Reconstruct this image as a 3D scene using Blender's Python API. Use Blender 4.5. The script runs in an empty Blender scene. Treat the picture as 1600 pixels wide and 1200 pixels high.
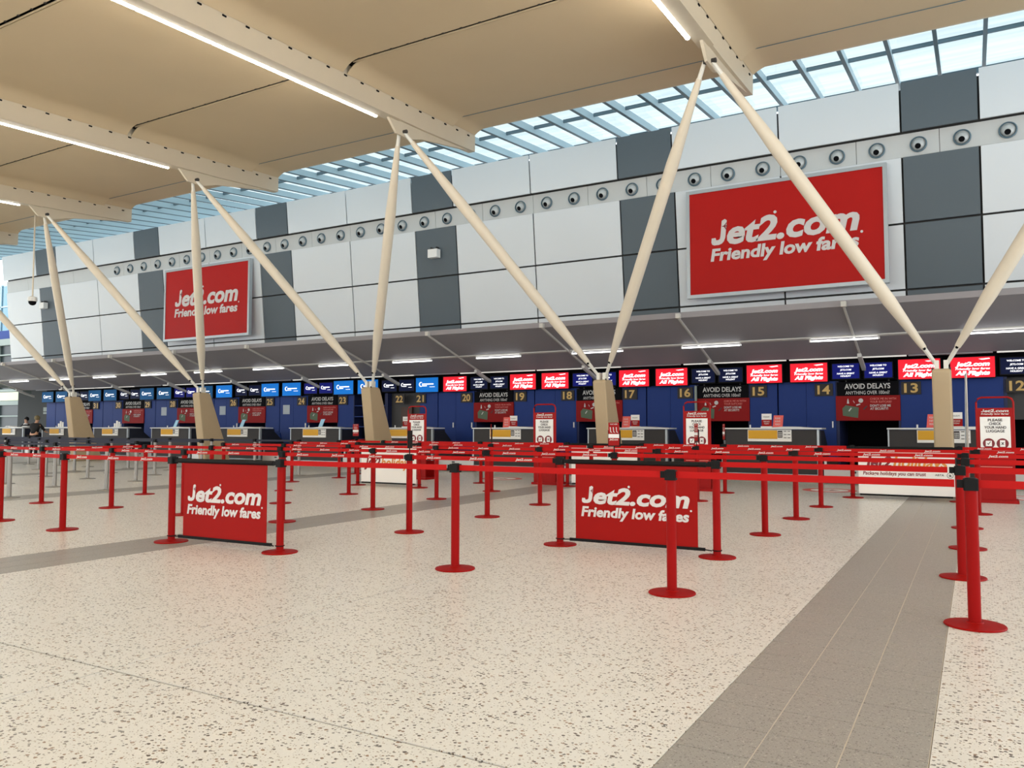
import bpy, math, random
from mathutils import Vector, Matrix
random.seed(4)
scn = bpy.context.scene
COL = scn.collection

# ------------------------------------------------------------------ camera
F_PX, CAM_Z = 1251.0, 1.28
PITCH, YAW = math.radians(3.066), math.radians(30.06)
f0 = Vector((-math.sin(YAW), math.cos(YAW), 0)); rt = Vector((math.cos(YAW), math.sin(YAW), 0)); up0 = Vector((0, 0, 1))
fw = f0*math.cos(PITCH) + up0*math.sin(PITCH); up = -f0*math.sin(PITCH) + up0*math.cos(PITCH)
cam_data = bpy.data.cameras.new('camera')
cam_data.sensor_width = 36; cam_data.lens = F_PX/1600*36; cam_data.clip_end = 500
cam = bpy.data.objects.new('camera', cam_data); COL.objects.link(cam)
cam.matrix_world = Matrix(((rt.x, up.x, -fw.x, 0), (rt.y, up.y, -fw.y, 0), (rt.z, up.z, -fw.z, CAM_Z), (0, 0, 0, 1)))
scn.camera = cam

# ------------------------------------------------------------------ world and exposure
WORLD_STRENGTH = 2.65
TUBE = 21.0
w = bpy.data.worlds.new('overcast_sky'); scn.world = w; w.use_nodes = True
nt = w.node_tree; nt.nodes.clear()
wo = nt.nodes.new('ShaderNodeOutputWorld'); wb = nt.nodes.new('ShaderNodeBackground')
tc = nt.nodes.new('ShaderNodeTexCoord'); sx = nt.nodes.new('ShaderNodeSeparateXYZ'); rp = nt.nodes.new('ShaderNodeValToRGB')
nt.links.new(tc.outputs['Generated'], sx.inputs[0]); nt.links.new(sx.outputs['Z'], rp.inputs[0])
rp.color_ramp.elements[0].position = 0.0; rp.color_ramp.elements[0].color = (.86, .90, .93, 1)
rp.color_ramp.elements[1].position = 0.6; rp.color_ramp.elements[1].color = (.83, .93, 1.0, 1)
nt.links.new(rp.outputs[0], wb.inputs[0]); wb.inputs[1].default_value = WORLD_STRENGTH
nt.links.new(wb.outputs[0], wo.inputs[0])
scn.view_settings.view_transform = 'Standard'; scn.view_settings.look = 'None'
scn.view_settings.exposure = 0.22; scn.view_settings.gamma = 1.0; scn.view_settings.use_curve_mapping = False
try:
    scn.cycles.use_denoising = True
    scn.cycles.max_bounces = 8; scn.cycles.diffuse_bounces = 5; scn.cycles.glossy_bounces = 3
    scn.cycles.transparent_max_bounces = 8
except Exception:
    pass

# ------------------------------------------------------------------ materials
def lin(c):
    return tuple((v/255/12.92 if v/255 <= .04045 else ((v/255+.055)/1.055)**2.4) for v in c[:3]) + (1,)
def mat(name, rgb, rough=.6, metal=0, emit=0, noise=0, nscale=3, spec=None, bump=0):
    m = bpy.data.materials.new(name); m.use_nodes = True
    t = m.node_tree; b = t.nodes['Principled BSDF']
    c = lin(rgb)
    b.inputs['Base Color'].default_value = c; b.inputs['Roughness'].default_value = rough; b.inputs['Metallic'].default_value = metal
    if spec is not None: b.inputs['Specular IOR Level'].default_value = spec
    if emit:
        b.inputs['Emission Color'].default_value = c; b.inputs['Emission Strength'].default_value = emit
    g = t.nodes.new('ShaderNodeNewGeometry')
    n = t.nodes.new('ShaderNodeTexNoise'); n.inputs['Scale'].default_value = nscale; n.inputs['Detail'].default_value = 4
    t.links.new(g.outputs['Position'], n.inputs['Vector'])
    mx = t.nodes.new('ShaderNodeMix'); mx.data_type = 'RGBA'
    k = noise or .03
    mx.inputs['A'].default_value = tuple(v*(1-k) for v in c[:3])+(1,); mx.inputs['B'].default_value = tuple(min(1, v*(1+k)) for v in c[:3])+(1,)
    t.links.new(n.outputs['Fac'], mx.inputs['Factor']); t.links.new(mx.outputs['Result'], b.inputs['Base Color'])
    if bump:
        bp = t.nodes.new('ShaderNodeBump'); bp.inputs['Strength'].default_value = bump
        t.links.new(n.outputs['Fac'], bp.inputs['Height']); t.links.new(bp.outputs[0], b.inputs['Normal'])
    return m

def terrazzo(name, base, chips, scale, amount, rough, fine):
    m = bpy.data.materials.new(name); m.use_nodes = True
    t = m.node_tree; L = t.links.new; N = t.nodes.new; b = t.nodes['Principled BSDF']
    b.inputs['Roughness'].default_value = rough
    g = N('ShaderNodeNewGeometry')
    def math_(op, a, bb):
        n = N('ShaderNodeMath'); n.operation = op
        for i, v in enumerate((a, bb)):
            if isinstance(v, (int, float)): n.inputs[i].default_value = v
            else: L(v, n.inputs[i])
        return n.outputs[0]
    ns = N('ShaderNodeTexNoise'); ns.inputs['Scale'].default_value = .7; ns.inputs['Detail'].default_value = 5; L(g.outputs['Position'], ns.inputs['Vector'])
    mx0 = N('ShaderNodeMix'); mx0.data_type = 'RGBA'; c = lin(base)
    mx0.inputs['A'].default_value = tuple(v*.95 for v in c[:3])+(1,); mx0.inputs['B'].default_value = tuple(v*1.05 for v in c[:3])+(1,)
    L(ns.outputs['Fac'], mx0.inputs['Factor']); col = mx0.outputs['Result']
    for k, (sc_, am, dark) in enumerate(((scale, amount, chips), (scale*2.3, amount*.8, fine))):
        v = N('ShaderNodeTexVoronoi'); v.voronoi_dimensions = '3D'; v.inputs['Scale'].default_value = sc_
        mp = N('ShaderNodeMapping'); mp.inputs['Scale'].default_value = (1, 1.15, 0); mp.inputs['Location'].default_value = (k*3.3, k*7.1, .37)
        L(g.outputs['Position'], mp.inputs['Vector']); L(mp.outputs[0], v.inputs['Vector'])
        s = N('ShaderNodeSeparateColor'); L(v.outputs['Color'], s.inputs[0])
        thr = math_('MULTIPLY', math_('SUBTRACT', s.outputs[0], 1-am), .62/am)
        msk = math_('LESS_THAN', v.outputs['Distance'], thr)
        r = N('ShaderNodeValToRGB'); r.color_ramp.interpolation = 'CONSTANT'
        els = r.color_ramp.elements
        els[0].color = lin(dark[0]); els[0].position = 0
        els[1].color = lin(dark[1]); els[1].position = .4
        e = els.new(.7); e.color = lin(dark[2])
        L(s.outputs[1], r.inputs[0])
        mx = N('ShaderNodeMix'); mx.data_type = 'RGBA'
        L(msk, mx.inputs['Factor']); L(col, mx.inputs['A']); L(r.outputs[0], mx.inputs['B']); col = mx.outputs['Result']
    L(col, b.inputs['Base Color'])
    return m

def glass_mat(name, tint, gloss=.05):
    m = bpy.data.materials.new(name); m.use_nodes = True
    t = m.node_tree; t.nodes.clear(); N = t.nodes.new; L = t.links.new
    o = N('ShaderNodeOutputMaterial'); a = N('ShaderNodeBsdfTransparent'); gl = N('ShaderNodeBsdfGlossy'); mx = N('ShaderNodeMixShader')
    gl.inputs['Roughness'].default_value = .08; gl.inputs['Color'].default_value = (.8, .9, .95, 1)
    g = N('ShaderNodeNewGeometry'); wv = N('ShaderNodeTexNoise'); mp = N('ShaderNodeMapping')
    mp.inputs['Scale'].default_value = (.25, 3.2, .25); wv.inputs['Scale'].default_value = 1.2; wv.inputs['Detail'].default_value = 1
    L(g.outputs['Position'], mp.inputs['Vector']); L(mp.outputs[0], wv.inputs['Vector'])
    r = N('ShaderNodeValToRGB'); c = tint
    r.color_ramp.elements[0].position = .38; r.color_ramp.elements[0].color = (c[0]*.93, c[1]*.95, c[2]*.96, 1)
    r.color_ramp.elements[1].position = .62; r.color_ramp.elements[1].color = (c[0], c[1], c[2], 1)
    L(wv.outputs['Fac'], r.inputs[0]); L(r.outputs[0], a.inputs[0])
    mx.inputs[0].default_value = gloss
    L(a.outputs[0], mx.inputs[1]); L(gl.outputs[0], mx.inputs[2]); L(mx.outputs[0], o.inputs[0])
    return m

M = {}
M['terrazzo'] = terrazzo('terrazzo_light', (219, 217, 210), ((84, 72, 60), (140, 112, 86), (112, 110, 104)), 58, .40, .30, ((168, 158, 142), (146, 134, 118), (232, 228, 220)))
M['band'] = terrazzo('terrazzo_grey', (152, 149, 142), ((116, 112, 105), (178, 176, 168), (104, 100, 94)), 110, .5, .34, ((120, 116, 108), (176, 170, 160), (140, 134, 126)))
M['grout'] = mat('floor_joint', (96, 80, 62), .7)
M['light_grout'] = mat('light_tile_joint', (205, 198, 184), .6)
M['ceiling'] = mat('tan_ceiling_membrane', (203, 184, 152), .75, noise=.05, nscale=.6)
M['ceiling_dark'] = mat('ceiling_void', (40, 34, 28), .8)
M['beam'] = mat('cream_painted_steel', (206, 194, 172), .5)
M['strut'] = mat('cream_strut_paint', (220, 209, 189), .45)
M['pier'] = mat('cream_pier_cladding', (184, 163, 130), .6)
M['bracket'] = mat('pale_steel_paint', (225, 222, 212), .4)
M['white_panel'] = mat('pale_grey_cladding', (216, 220, 222), .5, noise=.02, nscale=.5)
M['grey_panel'] = mat('slate_grey_cladding', (86, 96, 102), .6, noise=.05, nscale=.8)
M['fascia'] = mat('grey_service_fascia', (196, 198, 196), .5)
M['void'] = mat('dark_gap', (60, 58, 56), .8)
M['black'] = mat('black_void', (14, 14, 17), .8, spec=.1)
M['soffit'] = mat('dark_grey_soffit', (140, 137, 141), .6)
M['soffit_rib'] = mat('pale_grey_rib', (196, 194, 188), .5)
M['mullion'] = mat('blue_grey_mullion', (178, 204, 214), .45)
M['purlin'] = mat('dark_steel_purlin', (92, 116, 128), .5)
M['glass'] = glass_mat('skylight_glass', (.60, .63, .63))
M['glass_side'] = glass_mat('curtain_wall_glass', (.42, .53, .58))
M['nozzle'] = mat('brushed_nozzle_metal', (186, 188, 186), .3, .15)
M['tube'] = mat('lit_tube', (255, 252, 246), .5, emit=TUBE)
M['tube2'] = mat('lit_canopy_tube', (250, 252, 255), .5, emit=4.0)
M['diffuser'] = mat('dim_diffuser', (226, 224, 216), .5, emit=.35)
M['red'] = mat('red_powder_coat', (144, 5, 2), .5, spec=.12)
M['red_belt'] = mat('red_webbing', (176, 7, 5), .65, spec=.2)
M['red_sign'] = mat('red_vinyl', (176, 18, 12), .55, spec=.2)
M['red_banner'] = mat('red_banner_vinyl', (150, 11, 5), .6, spec=.15)
M['red_poster'] = mat('dark_red_poster', (140, 14, 14), .6, spec=.2)
M['white_print'] = mat('white_lettering', (208, 202, 198), .5)
M['pale_red_print'] = mat('faded_lettering', (226, 130, 120), .5)
M['grey_print'] = mat('grey_lettering', (196, 194, 190), .5)
M['dark_print'] = mat('dark_lettering', (45, 35, 38), .5)
M['maroon_print'] = mat('maroon_lettering', (120, 26, 34), .5)
M['orange_print'] = mat('orange_lettering', (214, 140, 60), .5)
M['plastic'] = mat('black_plastic', (11, 10, 10), .6, spec=.2)
M['frame'] = mat('silver_frame', (176, 184, 188), .35, .35)
M['steel'] = mat('brushed_steel', (176, 172, 166), .32, .85)
M['grey_post'] = mat('satin_steel_post', (148, 144, 138), .4, .5)
M['navy_belt'] = mat('navy_webbing', (28, 32, 52), .7)
M['blue'] = mat('blue_laminate', (27, 54, 120), .5, spec=.2, noise=.03)
M['blue_dark'] = mat('dark_blue_reveal', (26, 36, 78), .6)
M['counter'] = mat('charcoal_counter', (56, 54, 54), .6, spec=.3)
M['counter_side'] = mat('slate_counter_side', (36, 40, 52), .6, spec=.3)
M['counter_top'] = mat('pale_grey_worktop', (212, 214, 212), .35)
M['plate'] = mat('dark_brown_plate', (34, 26, 24), .6)
M['gold'] = mat('gold_numerals', (206, 168, 92), .45)
M['yellow'] = mat('amber_notice', (214, 160, 30), .6)
M['paper'] = mat('white_paper', (235, 234, 230), .7)
M['grey_paper'] = mat('grey_notice', (172, 182, 190), .7)
M['green'] = mat('grey_green_print', (86, 104, 82), .7)
M['pale_blue'] = mat('pale_blue_leaflet', (160, 205, 232), .6)
M['stand_red'] = mat('sizer_red', (152, 8, 6), .5, spec=.2)
M['banner_white'] = mat('white_banner_vinyl', (232, 228, 222), .55)
M['screen_red'] = mat('lit_red_screen', (230, 34, 50), .5, spec=.1, emit=.62)
M['screen_navy'] = mat('lit_navy_screen', (12, 18, 92), .5, spec=.1, emit=.7)
M['screen_dim'] = mat('dim_navy_screen', (12, 20, 52), .5, spec=.1, emit=.4)
M['screen_blue'] = mat('lit_blue_screen', (16, 104, 186), .5, spec=.1, emit=.65)
M['screen_teal'] = mat('dim_teal_screen', (14, 70, 112), .5, spec=.1, emit=.55)
M['screen_text'] = mat('lit_white_text', (250, 250, 255), .4, emit=.8)
M['skin'] = mat('skin_tone', (206, 160, 132), .6)
M['hair'] = mat('dark_hair', (24, 20, 20), .7)
M['hair2'] = mat('ash_hair', (116, 104, 74), .7)
M['cloth_black'] = mat('black_cloth', (20, 20, 24), .8)
M['cloth_white'] = mat('white_cloth', (220, 220, 222), .8)
M['green_lit'] = mat('glowing_green_panel', (206, 214, 178), .6, emit=.15)  # faint glow in the panel stands in for the green-yellow office light
M['far_dark'] = mat('dark_glazing', (30, 40, 42), .3)
M['far_grey'] = mat('grey_green_frame', (136, 146, 138), .5)

# ------------------------------------------------------------------ mesh tools
class MB:
    def __init__(s): s.v = []; s.f = []
    def add(s, vs, fs):
        o = len(s.v); s.v += [tuple(v) for v in vs]; s.f += [tuple(i+o for i in f) for f in fs]; return s
    def box(s, x0, x1, y0, y1, z0, z1):
        return s.add([(x0,y0,z0),(x1,y0,z0),(x1,y1,z0),(x0,y1,z0),(x0,y0,z1),(x1,y0,z1),(x1,y1,z1),(x0,y1,z1)],
                     [(0,3,2,1),(4,5,6,7),(0,1,5,4),(1,2,6,5),(2,3,7,6),(3,0,4,7)])
    def hexa(s, a, b):   # two quads of 4 points each
        return s.add(list(a)+list(b), [(0,3,2,1),(4,5,6,7),(0,1,5,4),(1,2,6,5),(2,3,7,6),(3,0,4,7)])
    def prism(s, poly, axis, a, b):  # poly in the two other axes, extruded along axis
        n = len(poly)
        def P(p, t):
            return {'x': (t, p[0], p[1]), 'y': (p[0], t, p[1]), 'z': (p[0], p[1], t)}[axis]
        vs = [P(p, a) for p in poly]+[P(p, b) for p in poly]
        fs = [tuple(range(n))[::-1], tuple(range(n, 2*n))]+[(i, (i+1) % n, n+(i+1) % n, n+i) for i in range(n)]
        return s.add(vs, fs)
    def cyl(s, p0, p1, r0, r1=None, n=12, caps=True):
        return s.tube([p0, p1], [r0, r0 if r1 is None else r1], n, caps)
    def tube(s, pts, rs, n=10, caps=True):
        pts = [Vector(p) for p in pts]; vs = []; fs = []
        for i, p in enumerate(pts):
            d = (pts[min(i+1, len(pts)-1)]-pts[max(i-1, 0)]).normalized()
            a = Vector((0, 0, 1)) if abs(d.z) < .9 else Vector((1, 0, 0))
            u = d.cross(a).normalized(); q = d.cross(u)
            for k in range(n):
                t = 2*math.pi*k/n; vs.append(p+u*(rs[i]*math.cos(t))+q*(rs[i]*math.sin(t)))
        for i in range(len(pts)-1):
            for k in range(n): fs.append((i*n+k, i*n+(k+1) % n, (i+1)*n+(k+1) % n, (i+1)*n+k))
        if caps: fs += [tuple(range(n))[::-1], tuple(range((len(pts)-1)*n, len(pts)*n))]
        return s.add(vs, fs)
    def lathe(s, prof, n=24, c=(0, 0, 0)):  # profile (r,z) about the vertical
        vs = []; fs = []
        for r, z in prof:
            for k in range(n):
                t = 2*math.pi*k/n; vs.append((c[0]+r*math.cos(t), c[1]+r*math.sin(t), c[2]+z))
        for i in range(len(prof)-1):
            for k in range(n): fs.append((i*n+k, i*n+(k+1) % n, (i+1)*n+(k+1) % n, (i+1)*n+k))
        fs += [tuple(range(n))[::-1], tuple(range((len(prof)-1)*n, len(prof)*n))]
        return s.add(vs, fs)
    def mesh(s, name, m, smooth=False):
        me = bpy.data.meshes.new(name); me.from_pydata(s.v, [], s.f); me.materials.append(m)
        if smooth:
            for p in me.polygons: p.use_smooth = True
            try: me.set_sharp_from_angle(angle=math.radians(40))
            except Exception: pass
        me.update(); return me
    def build(s, name, m, parent=None, loc=(0,0,0), rot=0, smooth=False):
        return ob(name, s.mesh(name, m, smooth), parent, loc, rot)

def ob(name, me, parent=None, loc=(0, 0, 0), rot=0):
    o = bpy.data.objects.new(name, me); COL.objects.link(o); o.parent = parent
    o.location = loc
    if rot: o.rotation_euler = (0, 0, rot)
    return o
def tag(o, label, cat, group=None):
    o['label'] = label; o['category'] = cat
    if group: o['group'] = group
    return o
def thing(name, label, cat, loc=(0, 0, 0), rot=0, group=None):
    return tag(ob(name, None, None, loc, rot), label, cat, group)
def struct(o): o['kind'] = 'structure'; return o
def copy_thing(o, loc, label=None, rot=None):
    c = o.copy(); COL.objects.link(c); c.location = loc
    if rot is not None: c.rotation_euler = (0, 0, rot)
    if label: c['label'] = label
    for ch in list(o.children):
        d = ch.copy(); COL.objects.link(d); d.parent = c
        for g in list(ch.children):
            e = g.copy(); COL.objects.link(e); e.parent = d
    return c

# flat lettering: glyph outlines turned once into a mesh, kept as plain coordinates
_tc = {}
def glyphs(s, bold=.02, shear=0):
    key = (s, bold, shear)
    if key not in _tc:
        c = bpy.data.curves.new('lettering', 'FONT'); c.body = s; c.offset = bold; c.shear = shear; c.resolution_u = 3
        o = bpy.data.objects.new('lettering_source', c); COL.objects.link(o)
        dg = bpy.context.evaluated_depsgraph_get(); dg.update()
        me = bpy.data.meshes.new_from_object(o.evaluated_get(dg))
        vs = [(v.co.x, v.co.y) for v in me.vertices]; fs = [tuple(p.vertices) for p in me.polygons]
        bpy.data.objects.remove(o); bpy.data.curves.remove(c); bpy.data.meshes.remove(me)
        x0 = min(v[0] for v in vs); x1 = max(v[0] for v in vs)
        _tc[key] = ([((v[0]-x0)/(x1-x0), v[1]) for v in vs], fs, x1-x0)
    return _tc[key]
def text_into(mb, s, x, z, width, cap, y=0.0, bold=.02, shear=0, align='l'):
    """write S in the XZ plane facing -Y: left edge X, baseline Z, total WIDTH, capital height CAP"""
    vs, fs, nat = glyphs(s, bold, shear)
    if width is None: width = nat*cap/.70
    if align == 'c': x -= width/2
    if align == 'r': x -= width
    mb.add([(x+v[0]*width, y, z+v[1]*cap/.70) for v in vs], fs)
    return mb
def disc_into(mb, x, z, r, y=0.0, n=20, rin=0):
    if rin:
        vs = []; fs = []
        for k in range(n):
            t = 2*math.pi*k/n; vs += [(x+r*math.cos(t), y, z+r*math.sin(t)), (x+rin*math.cos(t), y, z+rin*math.sin(t))]
        for k in range(n): a = 2*k; b = 2*((k+1) % n); fs.append((a, b, b+1, a+1))
        return mb.add(vs, fs)
    return mb.add([(x+r*math.cos(2*math.pi*k/n), y, z+r*math.sin(2*math.pi*k/n)) for k in range(n)], [tuple(range(n))])
def poly_into(mb, pts, y=0.0): return mb.add([(p[0], y, p[1]) for p in pts], [tuple(range(len(pts)))])

def jet_logo(parent, m, x0, x1, zb, cap, zb2, cap2, y):
    """the two-line airline wordmark between X0 and X1: a hooked J, then the rest of the name, then the slogan"""
    W_ = x1-x0; jw = .125*W_; a = MB()
    J = [(0, .30), (0, .12), (.06, .02), (.18, -.02), (.44, -.02), (.60, .03), (.70, .12), (.76, .28), (.76, 1.03), (.64, 1.10), (.48, 1.03), (.48, .95), (.48, .34), (.46, .24), (.38, .20), (.26, .20), (.22, .30)]
    a.add([(x0+p[0]*jw*1.05+.10*cap*p[1], y, zb+p[1]*cap) for p in J], [tuple(range(len(J)))])
    text_into(a, 'et2.com', x0+jw*.93, zb, W_-jw*.93, cap, y, .036, .2)
    disc_into(a, x0+.455*W_, zb+cap*1.12, .011*W_, y, 10)
    a.build('name_lettering', m, parent)
    a = MB()
    text_into(a, 'Friendly low fares', x0-.005*W_, zb2, W_*1.0, cap2, y, .036, .14)
    disc_into(a, x1+.012*W_, zb2+cap2*1.1, .009*W_, y, 10)
    a.build('slogan_lettering', m, parent)
    if cap > .1:
        a = MB(); cx, cz, u = x0+jw*.80, zb+cap*.78, cap*.13
        poly_into(a, [(cx-u, cz), (cx-.2*u, cz+.25*u), (cx+.6*u, cz+1.2*u), (cx+.75*u, cz+1.1*u), (cx+.3*u, cz+.2*u), (cx+1.1*u, cz+.15*u), (cx+1.1*u, cz-.1*u), (cx+.3*u, cz-.15*u), (cx+.6*u, cz-1.2*u), (cx+.4*u, cz-1.2*u), (cx-.2*u, cz-.2*u)], y-.004)
        a.build('aeroplane_mark', M['maroon_print'], parent)
_ones = ['zero', 'one', 'two', 'three', 'four', 'five', 'six', 'seven', 'eight', 'nine', 'ten', 'eleven', 'twelve', 'thirteen', 'fourteen', 'fifteen', 'sixteen', 'seventeen', 'eighteen', 'nineteen']
_tens = {2: 'twenty', 3: 'thirty', 4: 'forty'}
def W(n): return _ones[n] if n < 20 else _tens[n//10]+('-'+_ones[n % 10] if n % 10 else '')
def ORD(n):
    w_ = W(n); fix = {'one': 'first', 'two': 'second', 'three': 'third', 'five': 'fifth', 'eight': 'eighth', 'nine': 'ninth', 'twelve': 'twelfth', 'twenty': 'twentieth', 'thirty': 'thirtieth'}
    head, _, tail = w_.rpartition('-')
    return (head+'-' if head else '')+fix.get(tail, tail+'th')
_old = lambda n: {1: 'first', 2: 'second', 3: 'third', 4: 'fourth', 5: 'fifth', 6: 'sixth', 7: 'seventh', 8: 'eighth', 9: 'ninth', 10: 'tenth', 11: 'eleventh', 12: 'twelfth'}.get(n) or (str(n)+('th' if 10 <= n % 100 <= 20 else {1: 'st', 2: 'nd', 3: 'rd'}.get(n % 10, 'th')))

# ------------------------------------------------------------------ floor
L = 7.2
XL, XR, YN, YF = -64.0, 9.0, -14.0, 30.0
floor = struct(MB().box(XL, XR, YN, YF, -.2, -.006).build('floor', M['grout']))
bands = [(-1.09-L*k, -.19-L*k) for k in range(-1, 9)]
edges_y = [YN, -4.54, 2.66, 9.86, 17.06, YF]
g = .013
for k, (a, b) in enumerate(bands):
    # grey tile band: single 30 cm tiles near the camera, one strip further off
    if a < XR:
        if k == 1:
            MB().box(a, b, 2.3, 7.4, -.0055, -.0025).build('joint_bed', M['light_grout'], floor)
            tile = MB().box(.003, .297, .003, .297, -.0035, 0).mesh('tile', M['band'])
            for i in range(3):
                for j in range(17):
                    ob('tile', tile, floor, (a+.3*i, 2.3+.3*j, 0))
            strips = [(YN, 2.3), (7.4, YF)]
        else:
            strips = [(YN, YF)]
        for y0, y1 in strips:
            for i in range(3):
                MB().box(a+.3*i+.0025, a+.3*i+.2975, y0, y1, -.005, 0).build('tile_strip', M['band'], floor)
            MB().box(a, b, y0, y1, -.0055, -.002).build('joint_bed', M['light_grout'], floor)
    # pale slabs between this band and the next on its left
    nxt = a - (L-.9)
    xs = [nxt+.003, nxt+3.39, a-.003]
    for i in range(2):
        for j in range(len(edges_y)-1):
            x0 = xs[i] + (g/2 if i else 0); x1 = xs[i+1] - (0 if i else g/2)
            x0 = max(x0, XL); x1 = min(x1, XR)
            if x1 > x0:
                MB().box(x0, x1, edges_y[j]+g/2, edges_y[j+1]-g/2, -.005, 0).build('floor_slab', M['terrazzo'], floor)

# ------------------------------------------------------------------ ceiling
def zc(y): return 8.27+.047*y
BX = [-4.12-L*k for k in range(-1, 6)]            # beam lines
ceil_x0, ceil_x1 = -47.3, BX[0]+7.2
ceiling = struct(MB().hexa([(ceil_x0, -14, zc(-14)+.32), (ceil_x1, -14, zc(-14)+.32), (ceil_x1, 17.38, zc(17.38)+.32), (ceil_x0, 17.38, zc(17.38)+.32)],
                           [(ceil_x0, -14, zc(-14)+.5), (ceil_x1, -14, zc(-14)+.5), (ceil_x1, 17.38, zc(17.38)+.5), (ceil_x0, 17.38, zc(17.38)+.5)]).build('ceiling', M['ceiling_dark']))
joints = [-14, -11.1, -6.4, -1.7, 3.0, 7.7, 12.4, 16.4, 17.42]
bounds = [BX[0]+7.2]+BX+[ceil_x0]
for i in range(len(bounds)-1):
    xr, xl = bounds[i]-.115, bounds[i+1]+.115
    for j in range(len(joints)-1):
        gap = .06 if joints[j+1] < 16 else .006
        gap0 = .06 if joints[j] < 16 else .006
        y0, y1 = joints[j]+gap0, joints[j+1]-gap
        if j == len(joints)-2: y1 = 17.42
        mb = MB(); vs = []; fs = []
        steps = [0, .08, .16, .24, .34, .46]; Wd = xr-xl; steps = steps+[Wd/2]+[Wd-q_ for q_ in steps[::-1]]; n = len(steps)-1
        for a in range(n+1):
            x = xl+steps[a]
            e = min(x-xl, xr-x); dz = -(.20 if joints[j+1] < 17 else .14)*max(0, 1-e/.40)**2
            for yy in (y0, y1): vs.append((x, yy, zc(yy)+dz))
            for yy in (y1, y0): vs.append((x, yy, zc(yy)+dz+.022))
        for a in range(n):
            for q in range(4): fs.append((a*4+q, a*4+(q+1) % 4, (a+1)*4+(q+1) % 4, (a+1)*4+q))
        fs += [(0, 3, 2, 1), (n*4, n*4+1, n*4+2, n*4+3)]
        mb.add(vs, fs); mb.build('ceiling_panel', M['ceiling'], ceiling, smooth=True)
        if 2 < joints[j+1] < 16:
            yy = joints[j+1]+.015
            MB().box(xl+.2, xr-.2, yy, yy+.016, zc(yy)-.01, zc(yy)+.02).build('joint_rail', M['ceiling'], ceiling)
            lug = MB()
            for q in range(int((xr-xl-.4)/.42)):
                lx = xl+.4+q*.42; lug.box(lx, lx+.05, yy-.09, yy-.06, zc(yy)-.014, zc(yy))
            o = lug.build('joint_lugs', M['void'], ceiling); o['kind'] = 'stuff'
# board added to stop light leaking between roof deck and rooflight
MB().hexa([(ceil_x0, 17.38, zc(17.4)), (ceil_x1, 17.38, zc(17.4)), (ceil_x1, 17.46, zc(17.4)), (ceil_x0, 17.46, zc(17.4))],
          [(ceil_x0, 17.38, 9.44), (ceil_x1, 17.38, 9.44), (ceil_x1, 17.46, 9.44), (ceil_x0, 17.46, 9.44)]).build('light_leak_board', M['beam'], ceiling)

# ------------------------------------------------------------------ rooflight
def zs(y): return 9.51+.097*(y-18.25)
sky_x0, sky_x1 = -.52-.9*52, -.52+.9*9
window_1 = struct(MB().box(sky_x0, sky_x1, 21.84, 21.92, zs(21.9)-.10, zs(21.9)+.04).build('window_1', M['purlin']))
def slope_box(x0, x1, y0, y1, dz0, dz1):
    return MB().hexa([(x0, y0, zs(y0)+dz0), (x1, y0, zs(y0)+dz0), (x1, y1, zs(y1)+dz0), (x0, y1, zs(y1)+dz0)],
                     [(x0, y0, zs(y0)+dz1), (x1, y0, zs(y0)+dz1), (x1, y1, zs(y1)+dz1), (x0, y1, zs(y1)+dz1)])
mull = slope_box(-.03, .03, 16.6, 21.9, -.20, 0).mesh('mullion', M['mullion'])
edge = slope_box(-.04, .04, 16.6, 21.9, -.215, -.20).mesh('mullion_cap', M['purlin'])
pane_a = slope_box(.03, .87, 16.6, 19.17, .002, .016).mesh('pane', M['glass'])
pane_b = slope_box(.03, .87, 19.23, 21.9, .002, .016).mesh('pane', M['glass'])
rail = slope_box(.03, .87, 19.17, 19.23, -.07, .016).mesh('purlin', M['purlin'])
for k in range(62):
    x = sky_x0+.9*k
    mo = ob('mullion', mull, window_1, (x, 0, 0)); ob('cap_strip', edge, mo)
    if k < 61:
        ob('pane', pane_a, window_1, (x, 0, 0)); ob('pane', pane_b, window_1, (x, 0, 0)); ob('purlin', rail, window_1, (x, 0, 0))

# ------------------------------------------------------------------ upper wall
def yw(z): return 21.2-.1*(z-4.46)
wx0, wx1 = -40.16, 10.25
wall = struct(MB().hexa([(wx0, yw(3.5)+.12, 3.5), (wx1, yw(3.5)+.12, 3.5), (wx1, yw(3.5)+.5, 3.5), (wx0, yw(3.5)+.5, 3.5)],
                        [(wx0, yw(9.3)+.12, 9.3), (wx1, yw(9.3)+.12, 9.3), (wx1, yw(3.5)+.5, 9.3), (wx0, yw(3.5)+.5, 9.3)]).build('wall_back', M['void']))
rows = [(3.6, 4.535), (4.585, 6.105), (6.155, 7.68), (8.26, 9.39)]
cols = []
for k in range(-2, 7):
    c = -.555-L*k
    cols += [(c-.8, c+.8, 'grey_panel'), (c+.8, c+3.6, 'white_panel'), (c-3.6, c-.8, 'white_panel')]
for x0, x1, mk in sorted(cols):
    if x0 < wx0-.1 or x1 > wx1+.1: continue
    for r, (z0, z1) in enumerate(rows):
        gp = .022
        out = .0 if r < 3 else -.10
        th = .05
        MB().hexa([(x0+gp, yw(z0)+out, z0), (x1-gp, yw(z0)+out, z0), (x1-gp, yw(z0)+out+th, z0), (x0+gp, yw(z0)+out+th, z0)],
                  [(x0+gp, yw(z1)+out, z1), (x1-gp, yw(z1)+out, z1), (x1-gp, yw(z1)+out+th, z1), (x0+gp, yw(z1)+out+th, z1)]).build('wall_panel', M[mk], wall)
fx = [wx0+1.8*k for k in range(28)]
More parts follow.
